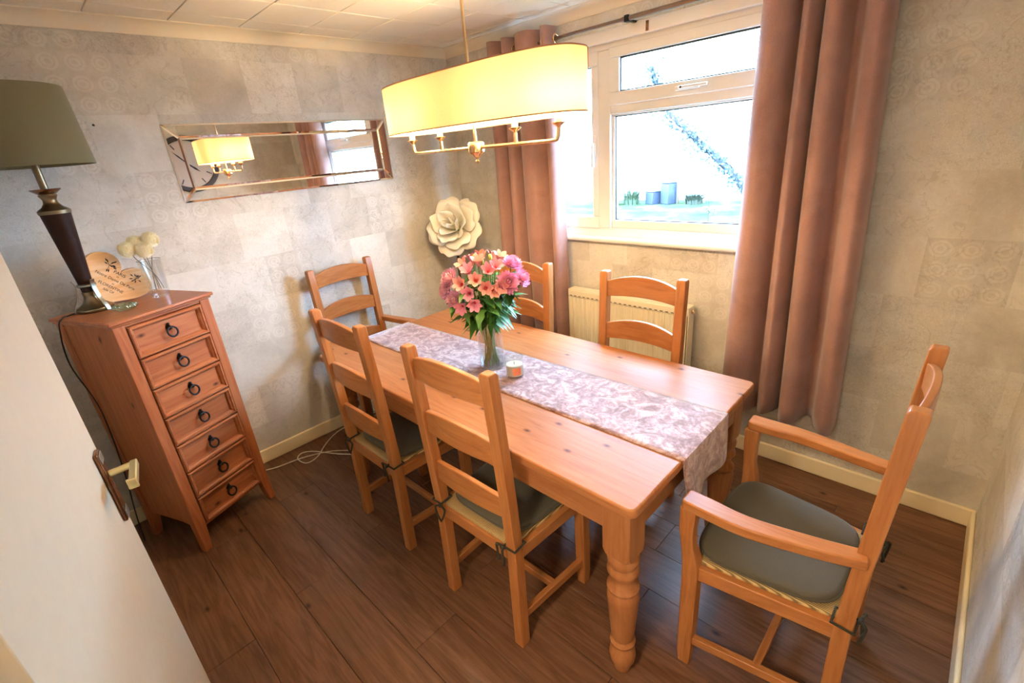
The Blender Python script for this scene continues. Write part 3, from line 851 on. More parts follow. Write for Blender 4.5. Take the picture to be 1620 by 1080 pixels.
# ---------------------------------------------------------------- table lamp
LP = (0.138, 2.688)
lamp = thing('table_lamp', 'unlit table lamp with olive drum shade on the chest of drawers', 'lamp', (LP[0], LP[1], CT), R(30))
MB().lathe([(0.066, 0), (0.068, 0.004), (0.066, 0.014), (0.052, 0.022), (0.036, 0.036), (0.027, 0.052), (0.024, 0.066), (0.026, 0.070), (0.026, 0.080), (0.022, 0.084)], 28).build('lamp_base', 'bronze', lamp, smooth=40)
MB().lathe([(0.023, 0.084), (0.024, 0.10), (0.049, 0.405), (0.050, 0.412), (0.046, 0.414)], 28).build('lamp_column', 'lamp_leather', lamp, smooth=40)
MB().lathe([(0.030, 0.104), (0.034, 0.107), (0.034, 0.113), (0.030, 0.116)], 24).build('lamp_collar', 'pale_bronze', lamp, smooth=50)
for i in range(3):
    a = 2 * PI * i / 3 + 0.55; d = Vector((math.cos(a), math.sin(a), 0)); n = Vector((-d.y, d.x, 0)) * 0.008
    pts = spline([d * 0.044 + Vector((0, 0, 0.135)), d * 0.037 + Vector((0, 0, 0.110)), d * 0.044 + Vector((0, 0, 0.06)), d * 0.062 + Vector((0, 0, 0.028)), d * 0.071 + Vector((0, 0, 0.001))], 5)
    loops = []
    for j, p in enumerate(pts):
        t = (pts[min(j + 1, len(pts) - 1)] - pts[max(j - 1, 0)]).normalized(); q = t.cross(n).normalized() * 0.0025
        loops.append([p - n - q, p + n - q, p + n + q, p - n + q])
    MB().loft(loops).build('lamp_strap', 'pale_bronze', lamp, smooth=40)
MB().lathe([(0.052, 0.405), (0.053, 0.418), (0.046, 0.424), (0.034, 0.432), (0.024, 0.446), (0.022, 0.458), (0.026, 0.468), (0.030, 0.474), (0.028, 0.480)], 28).build('lamp_cap', 'bronze', lamp, smooth=40)
MB().lathe([(0.018, 0.480), (0.030, 0.482), (0.048, 0.496), (0.049, 0.499), (0.045, 0.500), (0.014, 0.494)], 28).build('drip_disc', 'plate_metal', lamp, smooth=40)
MB().lathe([(0.0135, 0.494), (0.0135, 0.66), (0.010, 0.664)], 16).build('lamp_neck', 'bronze', lamp, smooth=40)
rb, rt = 0.189, 0.172
sh = MB()
sh.loft([[(r_ * math.cos(2 * PI * j / 48), r_ * math.sin(2 * PI * j / 48), z) for j in range(48)] for r_, z in ((rb - 0.003, 0.584), (rb, 0.582), (rt, 0.858), (rt - 0.003, 0.858))], cap=False, closed=True)
sh.build('lamp_shade', 'olive_linen', lamp, smooth=50)
MB().lathe([(0.012, 0.664), (0.028, 0.70), (0.030, 0.73), (0.018, 0.76), (0.006, 0.77)], 16).build('light_bulb', 'upvc', lamp, smooth=50)
sp = MB()
for i in range(3):
    a = 2 * PI * i / 3; sp.tube([(0.012 * math.cos(a), 0.012 * math.sin(a), 0.664), (0.187 * math.cos(a), 0.187 * math.sin(a), 0.60)], 0.0018, 6)
sp.build('shade_carrier', 'bronze', lamp)
# lamp flex: across the chest top and down its side
fx = [Vector(on_chest(0.055, 0.330, 0.004)), Vector(on_chest(0.02, 0.315, 0.006)), Vector(on_chest(-0.012, 0.29, 0.006)), Vector(on_chest(-0.030, 0.30, -0.03)), Vector(on_chest(-0.030, 0.35, -0.2)), Vector(on_chest(-0.020, 0.30, -0.42)), Vector(on_chest(-0.022, 0.34, -0.75)), Vector(on_chest(-0.04, 0.37, -1.0)), Vector(on_chest(-0.05, 0.38, -1.1655))]
tag(MB().tube(spline(fx, 8), 0.0028, 6).build('lamp_flex', 'black_cable', smooth=60), 'black lamp flex trailing down the side of the chest', 'cable')

# ---------------------------------------------------------------- heart plaque, posy vase, tealight dish
def heart_pts(n=56):
    out = []
    for i in range(n):
        t = 2 * PI * i / n
        x = 16 * math.sin(t) ** 3; y = 13 * math.cos(t) - 5 * math.cos(2 * t) - 2 * math.cos(3 * t) - math.cos(4 * t)
        out.append((x / 32.0, y / 32.0))
    return out
HS = 0.262; roll = R(-46)
hp = [(x * HS * math.cos(roll) - y * HS * math.sin(roll), x * HS * math.sin(roll) + y * HS * math.cos(roll)) for x, y in heart_pts()]
hz = -min(p[1] for p in hp)
hloc = on_chest(0.232, 0.315, hz + 0.0005)
heart = thing('heart_plaque', 'wooden heart plaque with printed words leaning behind the lamp', 'plaque', hloc, R(8))
hb = MB().loft([[(x, 0.011, z) for x, z in hp], [(x, -0.011, z) for x, z in hp]]).build('heart_board', 'heart_wood', heart, bevel=0.004)
def text_mesh(name, body, size, parent, M, mat='ink'):
    cu = bpy.data.curves.new(name, 'FONT'); cu.body = body; cu.size = size; cu.align_x = 'CENTER'; cu.extrude = 0.0002
    o = bpy.data.objects.new(name, cu); COL.objects.link(o)
    dg = bpy.context.evaluated_depsgraph_get()
    me = bpy.data.meshes.new_from_object(o.evaluated_get(dg)); bpy.data.objects.remove(o)
    me.transform(M); me.materials.clear(); me.materials.append(MATS[mat])
    q = bpy.data.objects.new(name, me); COL.objects.link(q); q.parent = parent
    return q
base = Matrix.Translation((0, -0.0114, 0)) @ Matrix.Rotation(R(90), 4, 'X') @ Matrix.Rotation(roll, 4, 'Z')
for body, yy, sz in (('PARIS', 0.030, 0.019), ('to', 0.018, 0.011), ('Notre Dame De Paris', -0.002, 0.0175), ('at', -0.018, 0.012), ('FLORENTINE', -0.036, 0.017), ('Isle Of', -0.054, 0.015)):
    text_mesh('lettering', body, sz, hb, base @ Matrix.Translation((0.0, yy, 0)))
def sprig(parent, cx, cy, s):
    mb = MB()
    for i in range(11):
        a = random.uniform(0, 2 * PI); rr = s * random.uniform(0.25, 1.0); p = Vector((cx + rr * math.cos(a), cy + rr * math.sin(a), 0.0003)); L = s * 0.34; w = s * 0.11
        d = Vector((math.cos(a), math.sin(a), 0)); e = Vector((-d.y, d.x, 0)) * w
        mb.add([p - d * L, p + e, p + d * L, p - e], [(0, 1, 2, 3)])
        q = Vector((cx, cy, 0.0003)); mb.add([q - e * 0.15, p - e * 0.15, p + e * 0.15, q + e * 0.15], [(0, 1, 2, 3)])
    mb.v = [tuple(base @ Vector(v)) for v in mb.v]
    mb.build('printed_sprig', 'ink', parent)
sprig(hb, -0.050, 0.052, 0.026); sprig(hb, 0.060, 0.050, 0.024)

PV = on_chest(0.338, 0.205)
pv = thing('posy_vase', 'small clear flared glass vase on the chest of drawers', 'vase', PV, R(22.0))
n = 28
def vr(z): return 0.034 + 0.012 * (z / 0.165)
sqr = lambda r_, z, e: [(math.copysign(abs(math.cos(2 * PI * j / n)) ** e, math.cos(2 * PI * j / n)) * r_, math.copysign(abs(math.sin(2 * PI * j / n)) ** e, math.sin(2 * PI * j / n)) * r_, z) for j in range(n)]
MB().loft([sqr(0.033, 0.0, 0.6), sqr(0.034, 0.022, 0.6), sqr(0.035, 0.03, 0.7), sqr(0.046, 0.168, 1.0), sqr(0.0445, 0.168, 1.0), sqr(0.033, 0.032, 0.75), sqr(0.004, 0.026, 0.9)]).build('vase_body', 'vase_glass', pv, smooth=50)
MB().tube([(0.0455 * math.cos(2 * PI * j / 28), 0.0455 * math.sin(2 * PI * j / 28), 0.168) for j in range(28)], 0.0012, 6, closed=True).build('vase_rim', 'pale_bronze', pv, smooth=60)
def pompom(dx, dy, h, label):
    t = thing('pompom_flower', label, 'flower', (PV[0] - dx * 0.25, PV[1] - dy * 0.25, PV[2] + 0.031), group='cream pompom flowers in the posy vase')
    MB().tube(spline([(0, 0, 0), (dx * 0.2, dy * 0.2, h * 0.35), (dx * 0.75, dy * 0.75, h * 0.75), (dx, dy, h)], 5), 0.0015, 6).build('stem', 'dark_stem', t, smooth=60)
    mb = MB(); c = Vector((dx, dy, h)); N = 620; r0 = 0.036
    mb.ellipsoid(c, r0 * 0.8, r0 * 0.8, r0 * 0.78, 12, 8)
    for i in range(N):
        zz = 1 - 2 * (i + 0.5) / N; rr = math.sqrt(1 - zz * zz); a = i * 2.399963
        d = Vector((rr * math.cos(a), rr * math.sin(a), zz)); e = d.orthogonal().normalized() * 0.0021
        f = d.cross(e).normalized() * 0.0021
        p = c + d * r0 * 0.72; q = c + d * r0 * random.uniform(0.95, 1.12)
        mb.add([p + e, p - e * 0.5 + f, p - e * 0.5 - f, q], [(0, 1, 3), (1, 2, 3), (2, 0, 3)])
    mb.build('bloom', 'pompom_cream', t)
pompom(-0.082, -0.012, 0.196, 'cream pompom flower leaning furthest towards the lamp')
pompom(-0.030, 0.024, 0.214, 'cream pompom flower at the back of the posy vase')
pompom(-0.008, -0.034, 0.184, 'cream pompom flower at the front middle of the posy vase')
pompom(0.044, 0.004, 0.222, 'cream pompom flower leaning furthest from the lamp')

td = thing('tealight_dish', 'small pale green scalloped glass dish on the chest of drawers', 'dish', on_chest(0.150, 0.150), 0)
def scal(r_, z, amp=0.12, n=48): return [(r_ * (1 + amp * math.cos(8 * 2 * PI * j / n)) * math.cos(2 * PI * j / n), r_ * (1 + amp * math.cos(8 * 2 * PI * j / n)) * math.sin(2 * PI * j / n), z) for j in range(n)]
MB().loft([scal(0.030, 0, 0.05), scal(0.040, 0.006), scal(0.043, 0.012), scal(0.036, 0.022), scal(0.030, 0.024, 0.05), scal(0.022, 0.010, 0.0), scal(0.004, 0.008, 0)]).build('dish_body', 'green_glass', td, smooth=70)
for i in range(8):
    a = 2 * PI * i / 8; MB().ellipsoid((0.036 * math.cos(a), 0.036 * math.sin(a), 0.017), 0.0095, 0.0095, 0.007, 8, 6).build('glass_petal', 'green_glass', td, smooth=60)

# ---------------------------------------------------------------- bevelled mirror
mir = thing('wall_mirror', 'long rectangular mirror with mirrored border hung on the patterned wall', 'mirror', (1.2415, YB - 0.0005, 1.729), R(-1.0))
mw, mh = 0.6055, 0.180
MB().box((-mw, -0.012, -mh), (mw, -0.003, mh)).build('mirror_backing', 'slot_dark', mir)
bw = 0.062; bevw = 0.010
def facet(pts, name, slope):
    (x0, z0), (x1, z1), (x2, z2), (x3, z3) = pts
    cx = sum(p[0] for p in pts) / 4; czz = sum(p[1] for p in pts) / 4
    inner = []
    n = len(pts)
    vs = [(x, -0.0125, z) for x, z in pts]
    # bevelled plate: shrink a face forward
    def off(i):
        p = Vector(pts[i]); a = Vector(pts[i - 1]); b = Vector(pts[(i + 1) % n])
        d1 = (a - p).normalized(); d2 = (b - p).normalized(); bis = (d1 + d2).normalized()
        s = math.sqrt(max(1e-6, (1 - d1.dot(d2)) / 2)); return p + bis * (bevw * 0.8 / s)
    ins = [off(i) for i in range(n)]
    vs2 = [(q.x, -0.0160, q.y) for q in ins]
    mb = MB(); mb.loft([vs, vs2])
    return mb.build(name, 'mirror_silver', mir)
ix, iz = mw - bw, mh - bw
g_ = 0.0008
facet([(-ix + g_, -iz + g_), (ix - g_, -iz + g_), (ix - g_, iz - g_), (-ix + g_, iz - g_)], 'mirror_glass', 0)
facet([(-mw, -mh), (mw, -mh), (ix, -iz), (-ix, -iz)], 'mirror_border', 0)
facet([(mw, mh), (-mw, mh), (-ix, iz), (ix, iz)], 'mirror_border', 0)
facet([(-mw, mh), (-mw, -mh), (-ix, -iz), (-ix, iz)], 'mirror_border', 0)
facet([(mw, -mh), (mw, mh), (ix, iz), (ix, -iz)], 'mirror_border', 0)
tag(MB().lathe([(0.004, 0), (0.005, 0.002), (0.002, 0.006)], 10).build('wall_plug', 'black_plastic'), 'tiny dark screw hole in the wallpaper beside the lamp shade', 'screw')
wp = bpy.data.objects['wall_plug']; wp.location = (0.391, YB, 1.912); wp.rotation_euler = (R(90), 0, 0)

# ---------------------------------------------------------------- wall clock (seen in the mirror)
ck = thing('wall_clock', 'large round dark-rimmed clock seen only in the mirror', 'clock', (1.345, YN + 0.001, 1.79))
def disc_ring(r0, r1, y0, y1, n=64):
    L = []
    for rr, yy in ((r0, y0), (r1, y0), (r1, y1), (r0, y1)):
        L.append([(rr * math.cos(2 * PI * j / n), yy, rr * math.sin(2 * PI * j / n)) for j in range(n)])
    return MB().loft(L, cap=False, closed=True)
disc_ring(0.225, 0.272, 0.0, 0.03).build('clock_rim', 'clock_metal', ck, bevel=0.006)
MB().tube([(0, 0.001, 0), (0, 0.008, 0)], 0.226, 64).build('clock_face', 'clock_face', ck, smooth=40)
for i in range(12):
    a = 2 * PI * i / 12; M = Matrix.Rotation(a, 4, 'Y')
    MB().box((-0.005, 0.0082, 0.165), (0.005, 0.011, 0.215), M).build('hour_mark', 'clock_metal', ck)
for L, w, a in ((0.12, 0.009, 132), (0.175, 0.006, 318)):
    MB().loft([[(-w * 0.5, 0.014, -0.02), (w * 0.5, 0.014, -0.02), (w, 0.014, L * 0.6), (0, 0.014, L), (-w, 0.014, L * 0.6)], [(-w * 0.5, 0.018, -0.02), (w * 0.5, 0.018, -0.02), (w, 0.018, L * 0.6), (0, 0.018, L), (-w, 0.018, L * 0.6)]]).build('clock_hand', 'black_iron', ck)
for o in ck.children:
    if o.name.startswith('clock_hand'): pass
hands = [o for o in ck.children if o.name.startswith('clock_hand')]
for o, a in zip(hands, (132, 318)): o.rotation_euler = (0, R(a), 0)

# ---------------------------------------------------------------- pendant light
PX, PY = 1.262, 1.386
ks = 0.944                   # distance along the sight line relative to the table centre
def pz(z): return 1.6675 + (z - 1.6675) * ks
pen = thing('pendant_light', 'long oval fabric pendant light hanging above the table', 'pendant light', (PX, PY, 0))
zb, zt = pz(1.7596), pz(1.9393)
A, B, NN = 0.4983 * ks, 0.1412 * ks, 2.9
def oval(z, k=0.0, n=96):
    out = []
    for j in range(n):
        c, s = math.cos(2 * PI * j / n), math.sin(2 * PI * j / n)
        out.append(((B - k) * math.copysign(abs(c) ** (2 / NN), c), (A - k) * math.copysign(abs(s) ** (2 / NN), s), z))
    return out
shd = MB(); shd.loft([oval(zb), oval((zb + zt) / 2), oval(zt)], cap=False)
sh_o = shd.build('pendant_shade', 'shade_fabric', pen, smooth=60)
for z0 in (zb - 0.001, zt - 0.003):
    MB().loft([oval(z0, -0.0012), oval(z0 + 0.004, -0.0012), oval(z0 + 0.004, 0.0012), oval(z0, 0.0012)], cap=False, closed=True).build('shade_trim', 'shade_trim', sh_o, smooth=50)
o1 = oval(zb, -0.0015); idx = min(range(96), key=lambda j: (o1[j][0] - 0.080) ** 2 + (o1[j][1] + A) ** 2)
p0, p1 = Vector(o1[idx]), Vector(o1[idx + 1]); d = (p1 - p0).normalized() * 0.0045; up = Vector((0, 0, zt - zb))
nn = Vector((d.y, -d.x, 0)).normalized() * 0.001
MB().loft([[p0 - d, p0 + d, p0 + d + nn, p0 - d + nn], [p0 - d + up, p0 + d + up, p0 + d + nn + up, p0 - d + nn + up]]).build('shade_seam', 'shade_trim', sh_o)
zh = pz(1.682)
MB().tube([(0, 0, zh), (0, 0, ZC - 0.03)], 0.0058, 12).build('drop_rod', 'nickel', pen, smooth=50)
MB().lathe([(0.055, ZC - 0.0065), (0.055, ZC - 0.018), (0.045, ZC - 0.028), (0.012, ZC - 0.034), (0.008, ZC - 0.05)], 24).build('ceiling_rose', 'nickel', pen, smooth=40)
MB().lathe([(0.006, 0.022), (0.026, 0.020), (0.030, 0.014), (0.030, -0.014), (0.026, -0.019), (0.019, -0.024), (0.010, -0.033), (0.005, -0.036), (0.004, -0.040), (0.0075, -0.045), (0.005, -0.051), (0.001, -0.053)], 24, c=(0, 0, zh)).build('hub', 'nickel', pen, smooth=35)
for s in (-1, 1):
    y1, y2 = s * 0.408 * ks, s * 0.212 * ks
    arm = MB().tube(spline([(0, s * 0.02, zh), (0, s * 0.2, zh), (0, y1 - s * 0.03, zh), (0, y1 - s * 0.006, zh + 0.008), (0, y1, zh + 0.03), (0, y1, zh + 0.042)], 5), 0.0062, 12)
    arm.tube([(0, y2, zh), (0, y2, zh + 0.042)], 0.0062, 12)
    ao = arm.build('arm', 'nickel', pen, smooth=50)
    for yy in (y1, y2):
        MB().lathe([(0.006, 0.036), (0.009, 0.040), (0.021, 0.048), (0.022, 0.051), (0.012, 0.052)], 20, c=(0, yy, zh)).build('candle_cup', 'nickel', ao, smooth=40)
        MB().lathe([(0.011, 0.052), (0.011, 0.085), (0.010, 0.087)], 16, c=(0, yy, zh)).build('candle_tube', 'cream_paint', ao, smooth=40)
        MB().lathe([(0.007, 0.087), (0.012, 0.093), (0.0175, 0.108), (0.0165, 0.124), (0.010, 0.145), (0.003, 0.160), (0.001, 0.163)], 14, c=(0, yy, zh)).build('bulb', 'bulb_glow', ao, smooth=60)

# ---------------------------------------------------------------- curtain pole and curtains
pole_x, pole_z = 2.350, 2.198
pl = thing('curtain_pole', 'slim bronze curtain pole above the window', 'curtain pole', (pole_x, 1.4, pole_z))
MB().tube([(0, -1.20, 0), (0, 0.05, 0)], 0.0115, 14).build('pole_tube', 'pole_metal', pl, smooth=50)
MB().tube([(0, 0.05, 0), (0, 0.985, 0)], 0.0090, 14).build('pole_tube', 'pole_metal', pl, smooth=50)
for s, yy in ((-1, -1.20),): MB().ellipsoid((0, yy + s * 0.02, 0), 0.022, 0.026, 0.022, 14, 10).build('finial', 'pole_metal', pl, smooth=60)
br = MB().box((-0.016, -0.012, -0.016), (0.016, 0.012, 0.014)).box((0.012, -0.010, -0.012), (XR - pole_x - 0.0005, 0.010, -0.002)).build('pole_bracket', 'black_iron', pl, bevel=0.003, loc=(0, 0.02, 0))
fb = tag(MB().box((2.4135, 1.345, 2.140), (2.4178, 1.360, 2.183)).build('bracket_plate', 'plate_metal', bevel=0.001), 'small unused metal bracket plate on the window head', 'bracket')
for zz in (2.150, 2.172): MB().tube([(2.4137, 1.3525, zz), (2.4125, 1.3525, zz)], 0.003, 8).build('screw_hole', 'black_plastic', fb)

def curtain(name, label, ctrl, z0, z1, hem, eyes, anchor=None, gather=0.90):
    t = thing(name, label, 'curtain', (ctrl[0][0], ctrl[0][1], z0))
    o = Vector((ctrl[0][0], ctrl[0][1], 0))
    pl_ = spline([(a, b, 0) for a, b in ctrl], 8)
    ax = sum(p.x for p in pl_) / len(pl_)
    ay = anchor if anchor is not None else sum(p.y for p in pl_) / len(pl_)
    rows = []; NZ = 26
    for i in range(NZ + 1):
        t_ = i / NZ; z = z1 + (z0 - z1) * t_
        row = []
        for j, p in enumerate(pl_):
            u = j / (len(pl_) - 1)
            amp = 0.82 + 0.22 * t_
            q = Vector((ax + (p.x - ax) * amp + 0.010 * math.sin(3.1 * t_ + 7 * u) * t_, ay + (p.y - ay) * (gather + (1.01 - gather) * t_) + 0.010 * math.sin(2.3 * t_ + 5 * u) * t_, 0))
            zz = z + (hem * math.sin(u * 17.0 + 1.0) * max(0, t_ - 0.85) / 0.15)
            row.append(q - o + Vector((0, 0, zz - z0)))
        rows.append(row)
    MB().sheet(rows).build('curtain_drop', 'curtain_velvet', t, smooth=80, solid=0.004)
    for yy in eyes:
        MB().tube([(pole_x - o.x + 0.021 * math.cos(2 * PI * j / 20), yy - o.y, pole_z - z0 + 0.021 * math.sin(2 * PI * j / 20)) for j in range(20)], 0.004, 6, closed=True).build('eyelet', 'nickel', t, smooth=60)
    return t
curtain('curtain', 'dusty pink velvet curtain right of the window, nearer the armchair',
        [(2.375, 0.815), (2.30, 0.800), (2.262, 0.745), (2.30, 0.690), (2.388, 0.655), (2.33, 0.635), (2.285, 0.605), (2.33, 0.575), (2.390, 0.560), (2.32, 0.545), (2.275, 0.520), (2.29, 0.475), (2.372, 0.440), (2.352, 0.405), (2.285, 0.375), (2.262, 0.335), (2.30, 0.305), (2.395, 0.300)],
        0.335, 2.262, 0.014, (0.675, 0.585, 0.49, 0.40), 0.73, 0.825)
curtain('curtain', 'dusty pink velvet curtain left of the window beside the giant cream rose',
        [(2.385, 2.385), (2.30, 2.370), (2.285, 2.330), (2.33, 2.300), (2.395, 2.280), (2.34, 2.255), (2.29, 2.225), (2.30, 2.190), (2.385, 2.165), (2.33, 2.140), (2.275, 2.08), (2.28, 2.00), (2.375, 1.955), (2.33, 1.925), (2.285, 1.890), (2.30, 1.860), (2.385, 1.850)],
        0.335, 2.262, 0.012, (2.29, 2.17, 1.95, 1.86))

# ---------------------------------------------------------------- radiator
rad = thing('radiator', 'cream panel radiator on the wall below the window', 'radiator', (XR, 1.43, 0))
ry0, ry1, rz0, rz1, rf = -0.40, 0.40, 0.27, 0.808, -0.100
n = 24; loops = []
pts = []
for i in range(n * 4 + 1):
    u = i / (n * 4); y = ry0 + 0.006 + (ry1 - ry0 - 0.012) * u
    ph = (i % 4); pts.append((rf + (0.0, 0.0, 0.007, 0.007)[ph], y))
prof_f = [(x, y) for x, y in pts] + [(rf + 0.022, ry1 - 0.006), (rf + 0.022, ry0 + 0.006)]
MB().loft([[(x, y, rz0 + 0.03) for x, y in prof_f], [(x, y, rz1 - 0.050) for x, y in prof_f]]).build('fluted_panel', 'radiator_enamel', rad)
MB().box((rf, ry0, rz1 - 0.050), (rf + 0.022, ry1, rz1 - 0.004)).build('top_rail', 'radiator_enamel', rad, bevel=0.006)
MB().box((rf, ry0, rz0), (rf + 0.022, ry1, rz0 + 0.03)).build('bottom_rail', 'radiator_enamel', rad, bevel=0.006)
MB().box((rf + 0.002, ry0 - 0.002, rz1 - 0.006), (-0.028, ry1 + 0.002, rz1)).build('top_grille', 'radiator_enamel', rad, bevel=0.002)
for s in (0, 1):
    yy = (ry0 - 0.003) if s == 0 else (ry1 - 0.0)
    ep = MB().box((rf + 0.004, yy, rz0 + 0.01), (-0.030, yy + 0.003, rz1 - 0.002)).build('end_panel', 'radiator_enamel', rad, bevel=0.001)
MB().tube([(-0.06, ry0 - 0.003, rz1 - 0.03), (-0.06, ry0 - 0.016, rz1 - 0.03)], 0.011, 12).build('bleed_plug', 'nickel', rad, smooth=40)
for i in range(n):
    yc = ry0 + 0.006 + (ry1 - ry0 - 0.012) * (i + 0.5) / n
    MB().box((rf - 0.0006, yc - 0.0085, rz1 - 0.043), (rf + 0.004, yc + 0.0085, rz1 - 0.038)).build('air_slot', 'slot_dark', rad)
MB().box((-0.03, ry0 + 0.1, 0.5), (-0.0005, ry0 + 0.13, 0.75)).box((-0.03, ry1 - 0.13, 0.5), (-0.0005, ry1 - 0.1, 0.75)).build('wall_bracket', 'slot_dark', rad)
for yy in (ry0 - 0.02, ry1 + 0.02):
    MB().tube(spline([(-0.06, yy * 0.96, rz0 + 0.03), (-0.06, yy, rz0 + 0.02), (-0.06, yy, 0.1), (-0.06, yy, 0.0005)], 4), 0.0075, 8).build('feed_pipe', 'radiator_enamel', rad, smooth=50)

# ---------------------------------------------------------------- flower vase and bouquet on the table
VX, VY = 1.308, 1.474
VT = TZ + 0.0036
vase = thing('flower_vase', 'tall clear glass cylinder vase of flowers on the runner', 'vase', (VX, VY, VT))
vR, vH = 0.056, 0.225
MB().lathe([(0.052, 0.0), (vR, 0.003), (vR, vH), (vR - 0.003, vH), (vR - 0.003, 0.014), (0.004, 0.012)], 36).build('vase_body', 'vase_glass', vase, smooth=40)
MB().lathe([(vR - 0.0035, 0.0145), (vR - 0.0035, 0.150)], 30).build('vase_water', 'water', vase, smooth=40)
def leaf_blade(mb, p, d, up, L, w, droop=0.4, lob=False):
    d = d.normalized(); sd = d.cross(up)
    if sd.length < 1e-4: sd = d.orthogonal()
    sd.normalize(); rows = []
    ts = (0, 0.15, 0.3, 0.45, 0.6, 0.8, 1.0); ws = (0.12, 0.55, 0.9, 0.65, 1.0, 0.5, 0.03) if lob else (0.12, 0.6, 0.92, 1.0, 0.85, 0.5, 0.02)
    for t, ww in zip(ts, ws):
        q = p + d * L * t - Vector((0, 0, 1)) * droop * L * t * t
        rows.append([q - sd * w * ww + up * w * 0.25 * ww, q, q + sd * w * ww + up * w * 0.25 * ww])
    mb.sheet(rows)
def stem_path(top):
    """stem from the vase floor, crossing in the neck and out to the bloom (vase-local coordinates)"""
    t = Vector(top); h = Vector((t.x, t.y, 0)); hn = h.normalized() if h.length > 1e-3 else Vector((1, 0, 0))
    foot = -hn * random.uniform(0.006, 0.044); foot.z = 0.017
    jx = Vector((random.uniform(-0.016, 0.016), random.uniform(-0.016, 0.016), random.uniform(-0.03, 0.03)))
    neck = hn * min(0.040, h.length * 0.35); neck.z = 0.225
    return spline([foot, Vector((0, 0, 0.12)) + jx, neck, h * 0.78 + Vector((0, 0, 0.225 + (t.z - 0.225) * 0.6)), t], 4)
def flower_root(top, label, cat, group, name):
    p = stem_path(top); o = p[0]
    t = thing(name, label, cat, Vector((VX, VY, VT)) + o, 0, group)
    MB().tube([q - o for q in p], 0.0026, 7).build('stem', 'stem_green', t, smooth=60)
    return t, [q - o for q in p]
def add_leaves(t, p, n, lob, size):
    for i in range(n):
        f = random.uniform(0.52, 0.93); q = p[int(f * (len(p) - 1))]
        a = random.uniform(0, 2 * PI); d = Vector((math.cos(a), math.sin(a), random.uniform(-0.2, 0.5)))
        mb = MB(); leaf_blade(mb, q, d, Vector((0, 0, 1)), size * random.uniform(0.7, 1.2), size * (0.20 if lob else 0.15), random.uniform(0.2, 0.7), lob)
        mb.build('leaf', 'leaf_green', t, smooth=60)
def mum(top, face, label, r0=0.042, mat='mum_pink'):
    t, p = flower_root(top, label, 'flower', 'pink chrysanthemums in the table vase', 'chrysanthemum')
    c = p[-1]; f = Vector(face).normalized(); e1 = f.orthogonal().normalized(); e2 = f.cross(e1)
    mb = MB()
    for L in range(7):
        el = R(-18 + L * 15); n_ = 20 - 2 * L; rr = r0 * (1.05 - 0.085 * L)
        for j in range(n_):
            a = 2 * PI * (j + 0.5 * (L % 2)) / n_ + random.uniform(-0.08, 0.08)
            rd = e1 * math.cos(a) + e2 * math.sin(a); tg = -e1 * math.sin(a) + e2 * math.cos(a)
            ln = rr * random.uniform(0.9, 1.1); w = r0 * 0.125
            rows = []
            for s_, ww in ((0.1, 0.6), (0.55, 1.0), (0.88, 0.9), (1.0, 0.35)):
                el2 = el + 0.5 * s_ * s_ - 0.1
                q = c + f * (r0 * 0.10) + rd * ln * s_ * math.cos(el2) + f * ln * s_ * math.sin(el2)
                rows.append([q - tg * w * ww + f * w * 0.25, q, q + tg * w * ww + f * w * 0.25])
            mb.sheet(rows)
    mb.build('bloom', mat, t, smooth=60)
    MB().ellipsoid(c - f * 0.004, 0.011, 0.011, 0.009, 8, 6).build('calyx', 'leaf_green', t, smooth=60)
    add_leaves(t, p, 4, True, 0.085)
def lily(top, face, label, mat):
    t, p = flower_root(top, label, 'flower', 'salmon lilies in the table vase', 'peruvian_lily')
    c = p[-1]; f = Vector(face).normalized(); e1 = f.orthogonal().normalized(); e2 = f.cross(e1)
    for j in range(6):
        a = 2 * PI * j / 6 + 0.3; rd = e1 * math.cos(a) + e2 * math.sin(a); tg = -e1 * math.sin(a) + e2 * math.cos(a)
        rows = []; w = 0.0145 if j % 2 else 0.0110
        for s_, out_, ww in ((0.0, 0.10, 0.25), (0.35, 0.28, 0.7), (0.7, 0.62, 1.0), (0.92, 1.0, 0.75), (1.0, 1.25, 0.1)):
            q = c - f * 0.016 + f * 0.050 * s_ + rd * 0.026 * out_
            rows.append([q - tg * w * ww - rd * 0.002 * ww, q, q + tg * w * ww - rd * 0.002 * ww])
        MB().sheet(rows).build('petal', mat, t, smooth=60)
    MB().ellipsoid(c + f * 0.004, 0.0055, 0.0055, 0.0055, 8, 6).build('throat', 'lily_throat', t, smooth=60)
    add_leaves(t, p, 2, False, 0.075)
# bouquet seen from the camera: e_r = to the right in view, e_t = towards the camera
e_t = Vector((-0.665, -0.747, 0)); e_r = Vector((0.747, -0.665, 0))
def at(r_, t_, z): return e_r * r_ * 1.04 + e_t * t_ + Vector((0, 0, z + 0.03))
def face(r_, t_, z): return e_r * r_ + e_t * t_ + Vector((0, 0, z))
mum(at(-0.130, 0.03, 0.395), face(-0.9, 0.5, 0.7), 'upper coral-pink chrysanthemum on the mirror side of the bouquet', 0.047, 'mum_coral')
mum(at(-0.150, 0.02, 0.345), face(-1.0, 0.5, 0.3), 'middle coral-pink chrysanthemum hanging furthest towards the mirror', 0.042, 'mum_coral')
mum(at(-0.120, 0.075, 0.320), face(-0.7, 0.9, 0.2), 'lowest coral-pink chrysanthemum on the mirror side of the bouquet', 0.040, 'mum_coral')
mum(at(0.092, 0.085, 0.372), face(0.2, 1.0, 0.5), 'large pink chrysanthemum facing the camera on the window side', 0.048, 'mum_pink')
mum(at(0.148, 0.035, 0.372), face(0.9, 0.5, 0.4), 'pink chrysanthemum furthest towards the window', 0.044, 'mum_pink')
mum(at(0.118, 0.00, 0.425), face(0.4, 0.3, 1.0), 'topmost pink chrysanthemum on the window side of the bouquet', 0.046, 'mum_pink')
